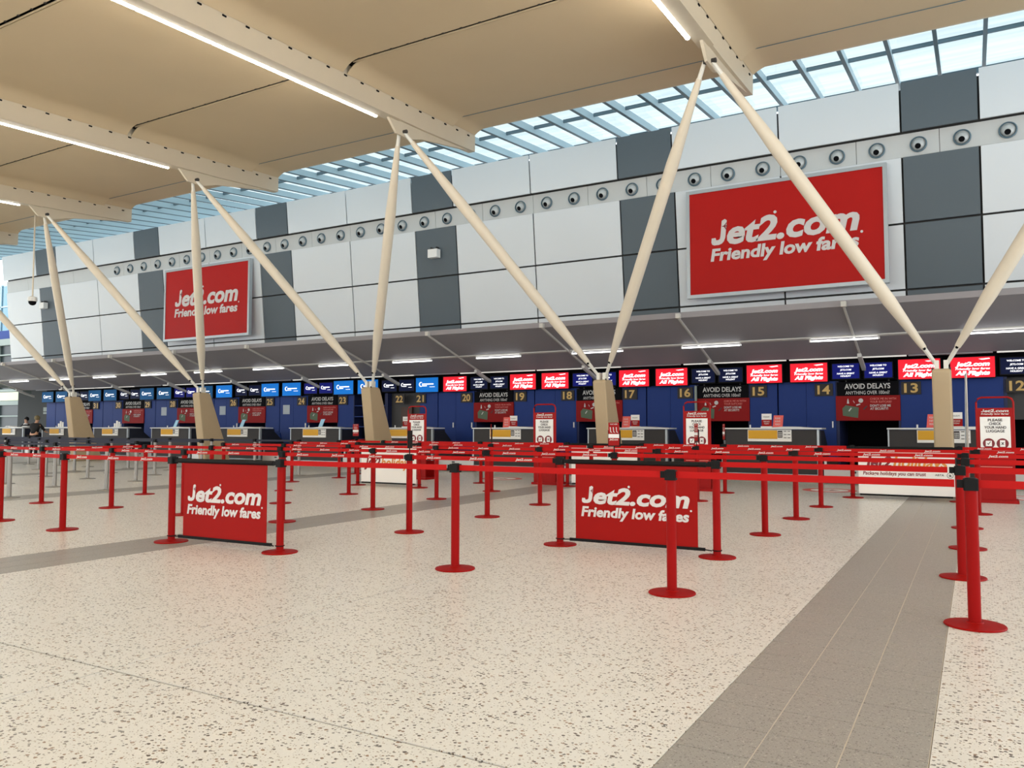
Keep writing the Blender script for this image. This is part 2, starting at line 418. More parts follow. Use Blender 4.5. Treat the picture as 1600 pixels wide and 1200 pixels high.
for a, b in zip(fx, fx[1:]):
    MB().hexa([(a+.006, yw(7.7)+.06, 7.7), (b-.006, yw(7.7)+.06, 7.7), (b-.006, yw(7.7)+.10, 7.7), (a+.006, yw(7.7)+.10, 7.7)],
              [(a+.006, yw(8.24)+.06, 8.24), (b-.006, yw(8.24)+.06, 8.24), (b-.006, yw(8.24)+.10, 8.24), (a+.006, yw(8.24)+.10, 8.24)]).build('fascia_panel', M['fascia'], wall)

# air nozzles in the service fascia
noz = thing('air_nozzle', '', 'air vent', (0, 0, 0), group='round air nozzles in the fascia strip')
ring = MB(); n = 28; prof = [(.185, 0), (.185, -.035), (.165, -.05), (.155, -.03), (.155, .02)]
vs = []; fs = []
for r, y in prof:
    for k in range(n): vs.append((r*math.cos(2*math.pi*k/n), y, r*math.sin(2*math.pi*k/n)))
for i in range(len(prof)-1):
    for k in range(n): fs.append((i*n+k, i*n+(k+1) % n, (i+1)*n+(k+1) % n, (i+1)*n+k))
ring.add(vs, fs); ring.build('ring', M['purlin'], noz, smooth=True)
ball = MB(); d = Vector((-.12, -.86, -.42)).normalized(); c0 = Vector((0, .03, 0)); R = .152
d2 = (Vector((-.06, -.86, -.44))).normalized()
pts = []; rs = []
for a in range(0, 13):
    th = math.radians(25+a*10.8); pts.append(c0+d2*(R*math.cos(th))); rs.append(R*math.sin(th))
ball.tube(pts, rs, 24, caps=False); ball.build('ball', M['nozzle'], noz, smooth=True)
MB().tube([c0+d2*(R*.905), c0+d2*(R*.60), c0+d2*(R*.55)], [.066, .055, .001], 20).build('outlet', M['black'], noz)
nz_x = [1.7-.9*k for k in range(38)]
zz = 7.95
for i, x in enumerate(nz_x):
    lab = 'round silver air nozzle, %s from the right in the fascia strip' % ORD(i+1) if i else 'round silver air nozzle, rightmost in the grey fascia strip'
    if i == 0: noz.location = (x, yw(zz)+.06, zz); noz['label'] = lab
    else: copy_thing(noz, (x, yw(zz)+.06, zz), lab)

# large red wall signs
def big_sign(cx, label):
    t = thing('wall_sign', label, 'sign', (cx, 20.74, 0), group='large framed red signs on the upper wall')
    x0, x1, z0, z1 = -2.48, 2.42, 4.69, 7.58
    fr = MB(); q = .09
    fr.box(x0, x1, -.04, .10, z1-q, z1).box(x0, x1, -.04, .10, z0, z0+q).box(x0, x0+q, -.04, .10, z0+q, z1-q).box(x1-q, x1, -.04, .10, z0+q, z1-q)
    fr.build('frame', M['frame'], t)
    f = MB().box(x0+q, x1-q, -.02, .10, z0+q, z1-q).build('face', M['red_sign'], t)
    jet_logo(f, M['white_print'], -1.82, 1.80, 6.06, .60, 5.64, .31, -.026)
    br = MB()
    for bx in (-2.0, 2.0):
        br.box(bx-.04, bx+.04, .10, yw(4.9)-20.74-.002, 4.9, 5.0)
        br.box(bx-.04, bx+.04, .10, yw(7.3)-20.74-.002, 7.2, 7.3)
    br.build('bracket', M['frame'], t)
big_sign(-4.10, 'large framed red airline sign on the wall at the right')
big_sign(-25.70, 'framed red airline sign on the wall at far left')
# floodlight boxes
for (x, z, lab) in ((-14.95, 6.86, 'small white floodlight box on the grey panel in the middle'), (-36.9, 6.85, 'small white floodlight box on the leftmost grey panel')):
    t = thing('wall_light', lab, 'light', (x, yw(z), z))
    MB().box(-.18, .18, -.24, -.04, -.15, .12).build('housing', M['paper'], t)
    MB().box(-.12, -.09, -.18, 0, .12, .20).box(.09, .12, -.18, 0, .12, .20).box(-.12, .12, -.05, 0, -.04, .16).build('bracket', M['void'], t)

# ------------------------------------------------------------------ roof beams with tubes, splayed columns
def zb(y): return 1.28+6.36+.047*y
for i, bx in enumerate(BX):
    side = 'rightmost, outside the frame' if i == 0 else ('%s from the right' % ORD(i+1))
    names = {0: 'cream roof beam at the far right above the queue', 1: 'cream roof beam meeting the columns at upper right', 2: 'cream roof beam with the long bright tube, upper middle',
             3: 'cream roof beam at upper left with its tube ending over a column', 4: 'short visible cream roof beam at the left edge', 5: 'distant cream roof beam past the left edge', 6: 'most distant cream roof beam over the hall end'}
    t = thing('roof_beam', names[i], 'beam', (bx, 0, 0), group='cream roof beams')
    y0, y1 = -14, 17.44
    def sec(y, lift=0):
        z = zb(y)+lift
        return [(-.10, z), (.10, z), (.105, zc(y)-.26), (.11, zc(y)+.02), (-.11, zc(y)+.02), (-.105, zc(y)-.26)]
    vs = []; fs = []; n = 6
    for y in (y0, 15.2, y1):
        for p in sec(y, 0 if y < 17 else .05): vs.append((p[0], y, p[1]))
    for s_ in range(2):
        for k in range(n): fs.append((s_*n+k, s_*n+(k+1) % n, (s_+1)*n+(k+1) % n, (s_+1)*n+k))
    fs += [tuple(range(n)), tuple(range(2*n, 3*n))[::-1]]
    MB().add(vs, fs).build('box_section', M['beam'], t)
    MB().hexa([(-.14, y0, zb(y0)-.02), (.14, y0, zb(y0)-.02), (.14, 14.3, zb(14.3)-.02), (-.14, 14.3, zb(14.3)-.02)],
              [(-.14, y0, zb(y0)), (.14, y0, zb(y0)), (.14, 14.3, zb(14.3)), (-.14, 14.3, zb(14.3))]).build('flange', M['beam'], t)
    slot = MB().box(.09, .125, -.04, .04, -.014, .014).box(-.125, -.09, -.04, .04, -.014, .014).mesh('fixing', M['black'])
    y = 17.1
    while y > 1.5:
        ob('fixing', slot, t, (0, y, zc(y)-.235)); y -= .52
    # fin plate that carries the strut pins
    MB().prism([(13.95, zb(14)-.02), (14.25, zb(14)-.30), (14.75, zb(14)-.30), (15.2, zb(15)-.20), (17.2, zb(17.2)+.04), (17.2, zb(17.2)+.08), (14, zb(14))], 'x', -.03, .03).build('fin_plate', M['beam'], t)
    MB().cyl((-.12, 14.5, zb(14)-.20), (.12, 14.5, zb(14)-.20), .045, n=12).build('pin', M['void'], t)
    # tubes
    tube = MB().cyl((-.19, .02, 0), (-.19, 1.47, 1.45*.047), .045, n=8).mesh('tube', M['tube'])
    clip = MB().box(-.19, -.10, .68, .74, .02, .06).mesh('clip', M['beam'])
    for q in range(18):
        y = 13.8-1.5*(q+1)
        tt = thing('ceiling_tube_light', 'lit tube, %s from the column end on the %s roof beam from the right' % (ORD(q+1), ORD(i+1)), 'light', (bx, y, zb(y)+.0), group='lit tubes along the roof beams')
        ob('tube', tube, tt); ob('clip', clip, tt)

PINZ = zb(14)-.20
place = {0: 'beyond the right edge', 1: 'at the right, in front of desk thirteen', 2: 'in front of desk seventeen', 3: 'in front of desks twenty-two and twenty-three', 4: 'in front of desk twenty-seven', 5: 'farthest left, in front of desk thirty-two'}
for k in range(-1, 5):
    sx_ = -.555-L*k
    t = thing('splayed_column', 'cream V-shaped column on a tapered pier %s' % place[k+1], 'column', (sx_, 0, 0), group='cream V-shaped columns')
    # pier: vertical sides, back face raking towards the desks
    pz = 2.36
    pr = [(17.86, 0), (18.92, 0), (18.00, pz), (17.93, pz+.05), (17.60, pz+.05), (17.53, pz)]
    cx = .0
    MB().prism(pr, 'x', -.165, .165).build('pier', M['pier'], t)
    o = t.children[0]
    bv = o.modifiers.new('bevel', 'BEVEL'); bv.width = .03; bv.segments = 2
    MB().box(-.12, -.04, 17.66, 17.84, pz+.04, pz+.22).box(.04, .12, 17.66, 17.84, pz+.04, pz+.22).build('clevis', M['bracket'], t)
    bl = MB()
    for sgn in (-1, 1):
        bl.cyl((sgn*.15-.0, 17.60, pz+.02), (sgn*.15, 17.60, pz+.07), .02, n=8)
    bl.build('bolt', M['void'], t)
    for sgn in (-1, 1):
        p0 = Vector((sgn*.09, 17.75, pz+.14)); p1 = Vector((sgn*(3.6-.07), 14.5, PINZ))
        d = p1-p0; Ln = d.length; u = d/Ln
        if k == -1 and sgn == 1: continue
        pts = [p0+u*.42, p0+u*.50, p0+u*1.6, p0+u*(Ln-2.0), p0+u*(Ln-.45), p1-u*.30]
        s_ = MB().tube(pts, [.055, .062, .128, .128, .065, .055], 16).build('strut', M['strut'], t, smooth=True)
        e = MB(); e.tube([p0-u*.05, p0+u*.46], [.035, .045], 8); e.tube([p1-u*.34, p1+u*.02], [.045, .04], 8)
        e.build('strut_end', M['bracket'], s_)
        MB().cyl(p0+u*.40+Vector((0, -.07, 0)), p0+u*.40+Vector((0, .07, 0)), .028, n=8).build('pin', M['black'], s_)

# ------------------------------------------------------------------ canopy over the desks
canopy = thing('desk_canopy', 'long dark grey sloping canopy above the check-in desks', 'canopy')
def zk(y): return 3.83-.3156*(y-18.1)
def kbox(x0, x1, y0, y1, d0, d1):
    return MB().hexa([(x0, y0, zk(y0)+d0), (x1, y0, zk(y0)+d0), (x1, y1, zk(y1)+d0), (x0, y1, zk(y1)+d0)],
                     [(x0, y0, zk(y0)+d1), (x1, y0, zk(y0)+d1), (x1, y1, zk(y1)+d1), (x0, y1, zk(y1)+d1)])
ribs = [-2.35-3.6*k for k in range(-3, 11)]
cl, cr = -38.5, 9.0
xsb = sorted([cl]+[r for r in ribs if cl < r < cr]+[cr])
for a, b in zip(xsb, xsb[1:]):
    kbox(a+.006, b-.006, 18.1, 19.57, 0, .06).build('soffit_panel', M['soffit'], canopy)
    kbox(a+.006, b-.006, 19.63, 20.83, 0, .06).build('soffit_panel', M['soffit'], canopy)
kbox(cl, cr, 19.56, 19.64, -.025, .05).build('light_trunking', M['soffit_rib'], canopy)
kbox(cl, cr, 18.08, 18.12, -.01, .12).build('front_edge', M['soffit'], canopy)
MB().hexa([(cl, 18.12, 3.9), (cr, 18.12, 3.9), (cr, 21.3, 3.75), (cl, 21.3, 3.75)], [(cl, 18.12, 3.95), (cr, 18.12, 3.95), (cr, 21.3, 3.8), (cl, 21.3, 3.8)]).build('canopy_roof', M['soffit'], canopy)
kbox(cl-.06, cl, 18.05, 21.3, -.06, .14).build('end_beam', M['far_grey'], canopy)
for r in ribs:
    if cl < r < cr:
        kbox(r-.02, r+.02, 18.0, 20.80, -.05, 0).build('rib', M['soffit_rib'], canopy)
        MB().box(r-.05, r+.05, 17.97, 18.09, zk(18)-.05, zk(18)+.06).build('rib_cap', M['soffit_rib'], canopy)
        kbox(r-.045, r+.045, 20.5, 21.35, -.14, -.055).build('rib_arm', M['soffit_rib'], canopy)
proto = None
for k in range(-2, 12):
    x = -3.32-3.08*k
    lab = 'lit tube under the canopy, %s from the right' % ORD(k+3)
    if proto is None:
        proto = thing('canopy_tube_light', lab, 'light', (x, 19.6, zk(19.6)-.085), group='lit tubes in a line under the canopy')
        MB().cyl((0, 0, 0), (1.5, 0, 0), .018, n=8).build('tube', M['tube2'], proto)
        MB().box(0, .03, -.02, .02, -.02, .058).box(1.47, 1.5, -.02, .02, -.02, .058).build('holder', M['soffit_rib'], proto)
    else: copy_thing(proto, (x, 19.6, zk(19.6)-.085), lab)
proto = None; c = 0
for k in range(-2, 6):
    for a, b in ((-4.03, -1.36), (-6.76, -4.09)):
        x = a-L*k
        if x < -38.4 or x+2.67 > 9.2: continue
        c += 1; lab = 'long slim white light bar on the canopy back edge, %s from the right' % ORD(c)
        if proto is None:
            proto = thing('light_bar', lab, 'light', (x, 20.86, zk(20.83)), group='slim light bars along the canopy back edge')
            MB().box(0, 2.67, 0, .05, .01, .05).build('housing', M['soffit_rib'], proto); MB().box(.01, 2.66, -.01, .055, -.03, .01).build('diffuser', M['diffuser'], proto)
        else: copy_thing(proto, (x, 20.86, zk(20.83)), lab)
    x = -8.53-L*k
    if cl < x < cr-2: kbox(x, x+1.7, 20.83, 20.87, -.02, .04).build('back_edge', M['soffit'], canopy)

# ------------------------------------------------------------------ wall behind the desks
wd = struct(MB().box(-38.3, 9.1, 23.0, 23.2, 0, 3.4).build('wall_desk', M['black']))
MB().box(-38.3, 9.1, 20.95, 23.0, 3.22, 3.32).build('dark_ceiling', M['black'], wd)
YD = 21.5
bay = lambda n: (-3.03-3.6*n, -1.57-3.6*n)
MB().box(-37.6, 9.1, YD, YD+.12, 2.43, 3.22).build('screen_fascia', M['black'], wd)
for n in range(-3, 10):
    bs, be = bay(n)
    # three blue panels left of the bay
    w3 = (3.6-1.46)/3
    for q in range(3):
        a = bs-w3*(3-q); b = a+w3
        if n == 4 and q == 0: pass
        if n == 4 and False: continue
        if n == 5-1 and q == 2: pass
        lo = .0
        if n == 4 and q in (1, 2):      # open shelving instead of two panels
            continue
        if n == 9 and q == 0: pass
        p = MB().box(a+(.03 if q == 1 else .004), b-.004, YD, YD+.05, lo, 2.43).build('blue_panel', M['blue'], wd)
        if q == 2 or (n == 3 and q == 1):
            MB().box(b-.10, b-.07, YD-.035, YD, 1.26, 1.42).build('handle', M['paper'], p)
    # dark blue reveals
    MB().box(bs, bs+.07, YD+.02, 23.0, 0, 2.43).build('reveal', M['blue_dark'], wd)
    MB().box(be-.05, be, YD+.03, 23.0, 0, 2.43).build('reveal', M['blue_dark'], wd)
# shelving bay beside desk twenty-three
sx0, sx1 = bay(4)[0]-w3*2, bay(4)[0]
for z in (.45, .85, 1.27, 1.62, 2.0):
    MB().box(sx0, sx1, YD+.02, YD+.45, z, z+.03).build('shelf', M['blue'], wd)
MB().box(sx0, sx0+.03, YD, YD+.45, 0, 2.43).build('shelf_side', M['blue_dark'], wd)
MB().box(sx1-.03, sx1, YD, YD+.45, 0, 2.43).build('shelf_side', M['blue_dark'], wd)
# closed grey bays without posters
for n in (4, -1):
    bs, be = bay(n)
    MB().box(bs+.07, be-.05, YD+.25, YD+.30, 0 if n == 4 else 1.45, 2.43).build('grey_infill', mat('grey_infill', (62, 60, 58), .6), wd)
MB().box(bay(4)[0]+.55, bay(4)[0]+1.0, YD+.15, YD+.25, 1.35, 1.95).build('brown_hatch', mat('brown_hatch', (74, 52, 42), .6), wd)
MB().cyl((bay(1)[0]+.03, YD-.08, 0), (bay(1)[0]+.03, YD-.08, 2.4), .035, n=10).build('grey_pipe', M['far_grey'], wd)

# posters over the openings
def poster(n, label):
    bs, be = bay(n); cx = (bs+be)/2
    t = thing('hanging_poster', label, 'poster', (cx, YD-.03, 0), group='security posters hung over the openings between desks')
    W = .70
    hd = MB().box(-W, W, 0, .04, 2.05, 2.40).build('header', M['black'], t)
    text_into(MB(), 'AVOID DELAYS', 0, 2.225, 1.04, .125, -.004, .02, 0, 'c').build('headline', M['grey_print'], hd)
    text_into(MB(), 'ANYTHING OVER 100ml?', 0, 2.085, 1.0, .085, -.004, .008, 0, 'c').build('second_line', M['grey_print'], hd)
    pn = MB().box(-W-.03, W+.03, -.005, .04, 1.435, 2.05).build('red_board', M['red_poster'], t)
    a = MB()
    for s_, z, b in (('CHECK ME IN WITH', 1.945, 0), ('YOUR SUITCASE!', 1.87, 0)): text_into(a, s_, .06, z, .58 if 'CH' in s_ else .48, .05, -.009, b)
    a.build('faint_lettering', M['pale_red_print'], pn)
    a = MB()
    for s_, z, w_ in (("DON'T LOSE ME", 1.775, .46), ('AT SECURITY!', 1.70, .40)): text_into(a, s_, .06, z, w_, .055, -.009, .02)
    a.build('bold_lettering', M['grey_print'], pn)
    a = MB(); poly_into(a, [(-.57, 1.56), (-.22, 1.50), (-.20, 1.76), (-.50, 1.82), (-.58, 1.74)], -.009); a.build('suitcase_picture', M['green'], pn)
    a = MB(); disc_into(a, -.15, 1.93, .055, -.010, 14); poly_into(a, [(-.47, 1.86), (-.42, 1.86), (-.43, 1.94), (-.445, 1.99), (-.46, 1.94)], -.010)
    poly_into(a, [(-.25, 1.80), (-.16, 1.83), (-.17, 1.86), (-.26, 1.83)], -.011); poly_into(a, [(-.42, 1.66), (-.36, 1.74), (-.38, 1.76), (-.44, 1.68)], -.011)
    poly_into(a, [(-.33, 1.93), (-.30, 1.87), (-.29, 1.875), (-.32, 1.935)], -.010)
    a.build('toiletries_picture', M['grey_print'], pn)
    a = MB(); poly_into(a, [(-.10, 1.72), (-.02, 1.80), (0, 1.79), (-.08, 1.70)], -.010); a.build('glasses_picture', M['dark_print'], pn)
    MB().box(-.5, -.47, .02, .04, 2.40, 2.44).box(.47, .5, .02, .04, 2.40, 2.44).build('hanger', M['void'], t)
pl = {0: 'between desks fourteen and thirteen', 1: 'between desks sixteen and fifteen', 2: 'between desks eighteen and seventeen, half hidden by a column', 3: 'between desks twenty and nineteen',
      5: 'between desks twenty-four and twenty-three', 6: 'between desks twenty-six and twenty-five', 7: 'between desks twenty-eight and twenty-seven, behind a column', 8: 'between desks thirty and twenty-nine', 9: 'left of desk thirty-one'}
for n, s_ in pl.items(): poster(n, 'black and red security poster '+s_)

# desk numbers
plates = {}
for n in range(-1, 10):
    bs, be = bay(n)
    right, left = 13+2*n, 14+2*n
    if right <= 31 and n >= 0: plates[right] = be+.24
    if left <= 31: plates[left] = bs-.28
plates[12] = .83; plates[22] = bay(4)[0]+.62; plates[21] = bay(4)[1]+.03
plates.pop(27, None); plates[27] = bay(7)[1]+.24
for num, x in plates.items():
    t = thing('desk_number', 'dark plate with the gold number %s above a check-in desk' % W(num), 'number sign', (x, YD-.04, 2.215), group='gold desk numbers')
    MB().box(-.215, .215, 0, .036, -.155, .155).build('plate', M['plate'], t)
    a = MB(); text_into(a, str(num), 0, -.105, .30, .215, -.004, .025, 0, 'c'); a.build('numerals', M['gold'], t)

# notices on the blue doors
for i, (x, lab) in enumerate(((-22.1, 'pale notice on the blue panel left of desk twenty-four'), (-25.55, 'pale notice on the blue panel left of desk twenty-six'), (-29.1, 'pale notice on the blue panel left of desk twenty-eight'))):
    t = MB().box(-.17, .17, -.006, 0, -.17, .17).build('paper_notice', M['grey_paper'], None, (x, YD-.001, 1.92)); tag(t, lab, 'notice', 'notices on the blue panels')
    a = MB(); text_into(a, '::::', 0, -.08, .2, .14, -.008, .0, 0, 'c'); a.build('printed_lines', M['grey_print'], t)

# screens
def screen(x, w_, h_, z, kind, label, y=YD-.22, tilt=0):
    t = thing('display_screen', label, 'screen', (x, y, z), tilt, group='display screens above the desks')
    MB().box(-w_/2-.02, w_/2+.02, 0, .09, -h_/2-.02, h_/2+.02).build('casing', M['plastic'], t)
    MB().box(-.05, .05, .09, YD-y+.0 if False else .16, -.05, .05).box(-.12, .12, .14, .2, -.12, .12).build('mount', M['void'], t)
    mk = {'red': 'screen_red', 'welcome': 'screen_navy', 'welcome_dim': 'screen_dim', 'blue': 'screen_blue', 'teal': 'screen_teal', 'navy': 'screen_dim', 'navy_lit': 'screen_navy'}[kind]
    p = MB().box(-w_/2, w_/2, -.004, 0, -h_/2, h_/2).build('lit_panel', M[mk], t)
    a = MB(); y_ = -.008
    if kind == 'red':
        text_into(a, 'Jet2.com', 0, .03*h_/.47, w_*.78, h_*.20, y_, .05, .22, 'c')
        text_into(a, 'Friendly low fares', 0, -.055*h_/.47, w_*.78, h_*.10, y_, .03, .18, 'c')
        text_into(a, 'All Flights', 0, -.175*h_/.47, w_*.78, h_*.19, y_, .05, .22, 'c')
        poly_into(a, [(w_*.14, h_*.40), (w_*.38, h_*.44), (w_*.40, h_*.39), (w_*.22, h_*.35)], y_)
    elif kind.startswith('welcome'):
        for s_, zz_, ww in (('WELCOME TO', .27, .60), ('JET2.COM', .04, .42), ('HAVE A GREAT', -.21, .66), ('HOLIDAY', -.38, .40)):
            text_into(a, s_, 0, zz_*h_, w_*ww, h_*.105, y_, .03, .1, 'c')
    else:
        # crescent emblem and two lines of lettering
        cx, cz, r = -w_*.27, .02, h_*.17
        out = [(cx+r*math.cos(math.radians(t_)), cz+r*math.sin(math.radians(t_))) for t_ in range(50, 311, 20)]
        inn = [(cx+r*.25+r*.72*math.cos(math.radians(t_)), cz+r*.72*math.sin(math.radians(t_))) for t_ in range(300, 59, -20)]
        vs = [(p[0], y_, p[1]) for p in out+inn]; no = len(out); ni = len(inn)
        fs = [(i, i+1, no+ni-2-i if no+ni-2-i >= no else no, no+ni-1-i if no+ni-1-i >= no else no) for i in range(no-1)]
        a.add(vs, [tuple(dict.fromkeys(f)) for f in fs])
        a.add([(-w_*.22, y_, .005), (w_*.30, y_, .005), (w_*.30, y_, .045), (-w_*.22, y_, .045)], [(0, 1, 2, 3)])
        a.add([(-w_*.22, y_, -.045), (w_*.0, y_, -.045), (w_*.0, y_, -.015), (-w_*.22, y_, -.015)], [(0, 1, 2, 3)])
        a.add([(w_*.12, y_, -.075), (w_*.36, y_, -.075), (w_*.36, y_, -.06), (w_*.12, y_, -.06)], [(0, 1, 2, 3)])
    a.build('screen_lettering', M['screen_text'], p)['kind'] = 'stuff'
for n in range(-2, 10):
    s = -3.6*n
    lb = lambda d: 'desk %d' % d
    dA, dB = 15+2*n, 14+2*n
    if n <= 2:   kA = kB = 'red'
    elif n == 3: kA, kB = 'blue', 'red'
    elif n <= 5: kA = kB = 'blue'
    elif n == 6: kA, kB = 'teal', 'blue'
    else:        kA = kB = 'teal'
    cn = {'red': 'red airline', 'blue': 'bright blue', 'teal': 'dim teal', 'welcome': 'navy welcome', 'welcome_dim': 'dark navy welcome', 'navy': 'dark navy emblem', 'navy_lit': 'royal blue emblem'}
    screen(-4.735+s, .89, .47, 2.655, kA, 'left of two %s screens above the panels between desks %s and %s' % (cn[kA], W(dA), W(dB)))
    screen(-3.635+s, .89, .47, 2.655, kB, '%s screen directly above desk number %s' % (cn[kB], W(dB)), tilt=math.radians(1.5 if n in (1, 5) else 0))
    kn = {-2: 'welcome_dim', -1: 'welcome_dim', 0: 'welcome', 1: 'welcome_dim', 2: 'welcome', 3: 'welcome_dim', 4: 'navy', 5: 'navy_lit', 6: 'navy', 7: 'navy_lit', 8: 'navy', 9: 'navy'}[n]
    screen(-2.77+s, .62, .37, 2.665, kn, 'smaller %s screen, left of the pair above the gap right of desk %s' % (cn[kn], W(dB)), YD-.14)
    screen(-2.03+s, .62, .37, 2.665, kn, 'smaller %s screen, right of the pair above the gap left of desk %s' % (cn[kn], W(dB-1)), YD-.14)

# ------------------------------------------------------------------ counters
def make_counter():
    t = thing('check_in_counter', '', 'counter', (0, 0, 0), group='charcoal check-in counters')
    x0, x1 = -1.09, 1.09
    MB().box(x0+.05, x1-.05, 19.40, 20.0, .12, 1.20).build('body', M['counter_side'], t)
    MB().box(x0, x1-.09, 19.34, 19.40, .19, 1.215).build('front_panel', M['counter'], t)
    MB().box(x1-.08, x1-.03, 19.33, 19.40, .19, 1.215).build('edge_trim', M['frame'], t); MB().box(x0-.03, x0+.0, 19.33, 19.40, .19, 1.215).build('edge_trim', M['frame'], t)
    MB().prism([(19.40, .12), (20.75, .12), (20.35, .80), (19.85, 1.20), (19.40, 1.20)], 'x', x1-.05, x1).build('side_panel', M['counter_side'], t)
    MB().prism([(19.40, .12), (20.75, .12), (20.35, .80), (19.85, 1.20), (19.40, 1.20)], 'x', x0, x0+.05).build('side_panel', M['counter_side'], t)
    MB().prism([(x0-.04, 1.225), (x1+.04, 1.225), (x1+.04, 1.255), (.85, 1.262), (.55, 1.285), (.25, 1.285), (-.05, 1.262), (x0-.04, 1.255)], 'y', 19.28, 19.86).build('worktop', M['counter_top'], t)
    MB().box(x0, x1, 19.33, 19.42, .165, .19).build('silver_strip', M['frame'], t)
    MB().box(x0+.04, x1-.04, 19.40, 19.95, 0, .165).build('plinth', M['far_grey'], t)
    ip = MB().box(-.545, .455, 19.315, 19.338, .94, 1.21).build('information_panel', M['paper'], t)
    MB().box(-.53, .14, 19.308, 19.314, 1.0, 1.20).build('amber_notice', M['yellow'], ip)
    MB().box(.15, .255, 19.308, 19.314, 1.03, 1.19).build('symbol_sheet', M['dark_print'], ip)
    a = MB()
    for i in range(3):
        for j in range(3): a.box(.165+.029*i, .185+.029*i, 19.303, 19.307, 1.05+.04*j, 1.078+.04*j)
    a.build('symbol_squares', M['grey_print'], ip)
    a = MB()
    for i in range(2):
        for j in range(3): a.box(.285+.085*i, .345+.085*i, 19.306, 19.313, 1.02+.075*j, 1.035+.075*j)
    a.build('pocket_slots', M['dark_print'], ip)
    MB().cyl((-.55, 19.6, 1.255), (-.55, 19.6, 1.33), .018, n=8).build('camera_stub', M['paper'], t)
    return t
pc = make_counter()
for n in range(-2, 10):
    x = -4.16-3.6*n
    lab = 'charcoal check-in counter with pale top below desk numbers %s and %s' % (W(15+2*n), W(14+2*n))
    if n == -2: pc.location = (x, 0, 0); pc['label'] = lab
    else: copy_thing(pc, (x, 0, 0), lab)
def make_scale():
    t = thing('baggage_scale', '', 'baggage scale', (0, 0, 0), group='steel baggage scales between counters')
    x0, x1 = -.66, .66
    MB().box(x0, x1, 19.38, 19.42, .08, .34).build('steel_front', M['steel'], t)
    MB().box(x0, x1, 19.42, 21.2, .05, .30).build('housing', M['counter_side'], t)
    MB().box(x0+.08, x1-.08, 19.40, 21.3, .30, .345).build('rubber_belt', M['plastic'], t)
    MB().box(x0, x0+.06, 19.42, 21.2, .30, .50).build('side_rail', M['steel'], t); MB().box(x1-.06, x1, 19.42, 21.2, .30, .50).build('side_rail', M['steel'], t)
    MB().box(-.08, .02, 19.372, 19.38, .24, .28).build('badge', M['void'], t)
    MB().box(x0+.05, x1-.05, 19.5, 21, 0, .05).build('foot', M['void'], t)
    return t
ps = make_scale()
for n in range(-2, 10):
    x = -2.36-3.6*n
    lab = 'low steel baggage scale right of the counter for desk %s' % W(14+2*n)
    if n == -2: ps.location = (x, 0, 0); ps['label'] = lab
    else: copy_thing(ps, (x, 0, 0), lab)

# cards and leaflets on the counters
def card(x, kind, lab, y=19.55):
    t = thing('counter_card', lab, 'card', (x, y, 1.262 if kind != 'holder' else 1.262), group='cards standing on the counters')
    lean = .0
    if kind == 'whitered':
        MB().box(-.115, .115, -.01, .01, .19, .33).build('white_half', M['paper'], t)
        r = MB().box(-.115, .115, -.01, .01, .03, .19).build('red_half', M['stand_red'], t)
        MB().box(-.13, .13, -.05, .05, 0, .03).build('base', M['paper'], t)
        a = MB(); text_into(a, 'HOLIDAY', 0, .24, .15, .03, -.013, .01, .1, 'c'); a.build('dark_lettering', M['dark_print'], t)
        a = MB(); text_into(a, 'FREE BAGS', 0, .13, .14, .03, -.013, .01, 0, 'c'); text_into(a, 'TODAY', 0, .08, .12, .03, -.013, .01, 0, 'c'); a.build('white_lettering', M['white_print'], t)
    elif kind == 'red':
        MB().hexa([(-.12, -.012, 0), (.10, -.012, 0), (.10, .012, 0), (-.12, .012, 0)], [(-.09, -.012, .29), (.13, -.012, .29), (.13, .012, .29), (-.09, .012, .29)]).build('leaning_sheet', mat('salmon_card', (222, 92, 84), .6), t)
        a = MB()
        for j, s_ in enumerate(('PLEASE', 'HAVE', 'READY')): text_into(a, s_, 0, .20-.07*j, .12, .04, -.016, .01, 0, 'c')
        a.build('white_lettering', M['white_print'], t)
        MB().box(-.10, .10, .01, .06, 0, .02).build('easel_back', M['paper'], t)
    elif kind == 'blue':
        MB().hexa([(-.10, -.06, 0), (.06, -.06, 0), (.06, -.04, 0), (-.10, -.04, 0)], [(-.04, .02, .27), (.12, .02, .27), (.12, .04, .27), (-.04, .04, .27)]).build('leaflet', M['pale_blue'], t)
        MB().box(-.10, .10, -.07, .06, 0, .015).build('base', M['frame'], t)
    else:
        for j in range(3):
            MB().box(-.16+.11*j, -.06+.11*j, -.03+.02*j, -.01+.02*j, .01, .16+.07*(j == 1)+.03*j).build('leaflet', M['paper'], t)
        MB().box(-.18, .18, -.06, .06, 0, .02).build('base', M['paper'], t)
for x, k_, d_ in ((-4.31, 'whitered', 15), (-4.05, 'red', 15), (-7.88, 'red', 17), (-7.63, 'whitered', 17), (-11.49, 'red', 19), (-11.26, 'whitered', 19),
                  (-15.05, 'whitered', 22), (-14.76, 'red', 22), (-.81, 'red', 13), (-.36, 'whitered', 13), (-18.5, 'blue', 24), (-22.2, 'blue', 26), (-25.75, 'blue', 28), (-33.1, 'holder', 32), (-29.3, 'holder', 30)):
    nm = {'whitered': 'white and red card', 'red': 'leaning salmon red card', 'blue': 'pale blue leaflet', 'holder': 'fanned white leaflet holder'}[k_]
    card(x, k_, '%s standing on the counter near desk %s' % (nm, W(d_)))
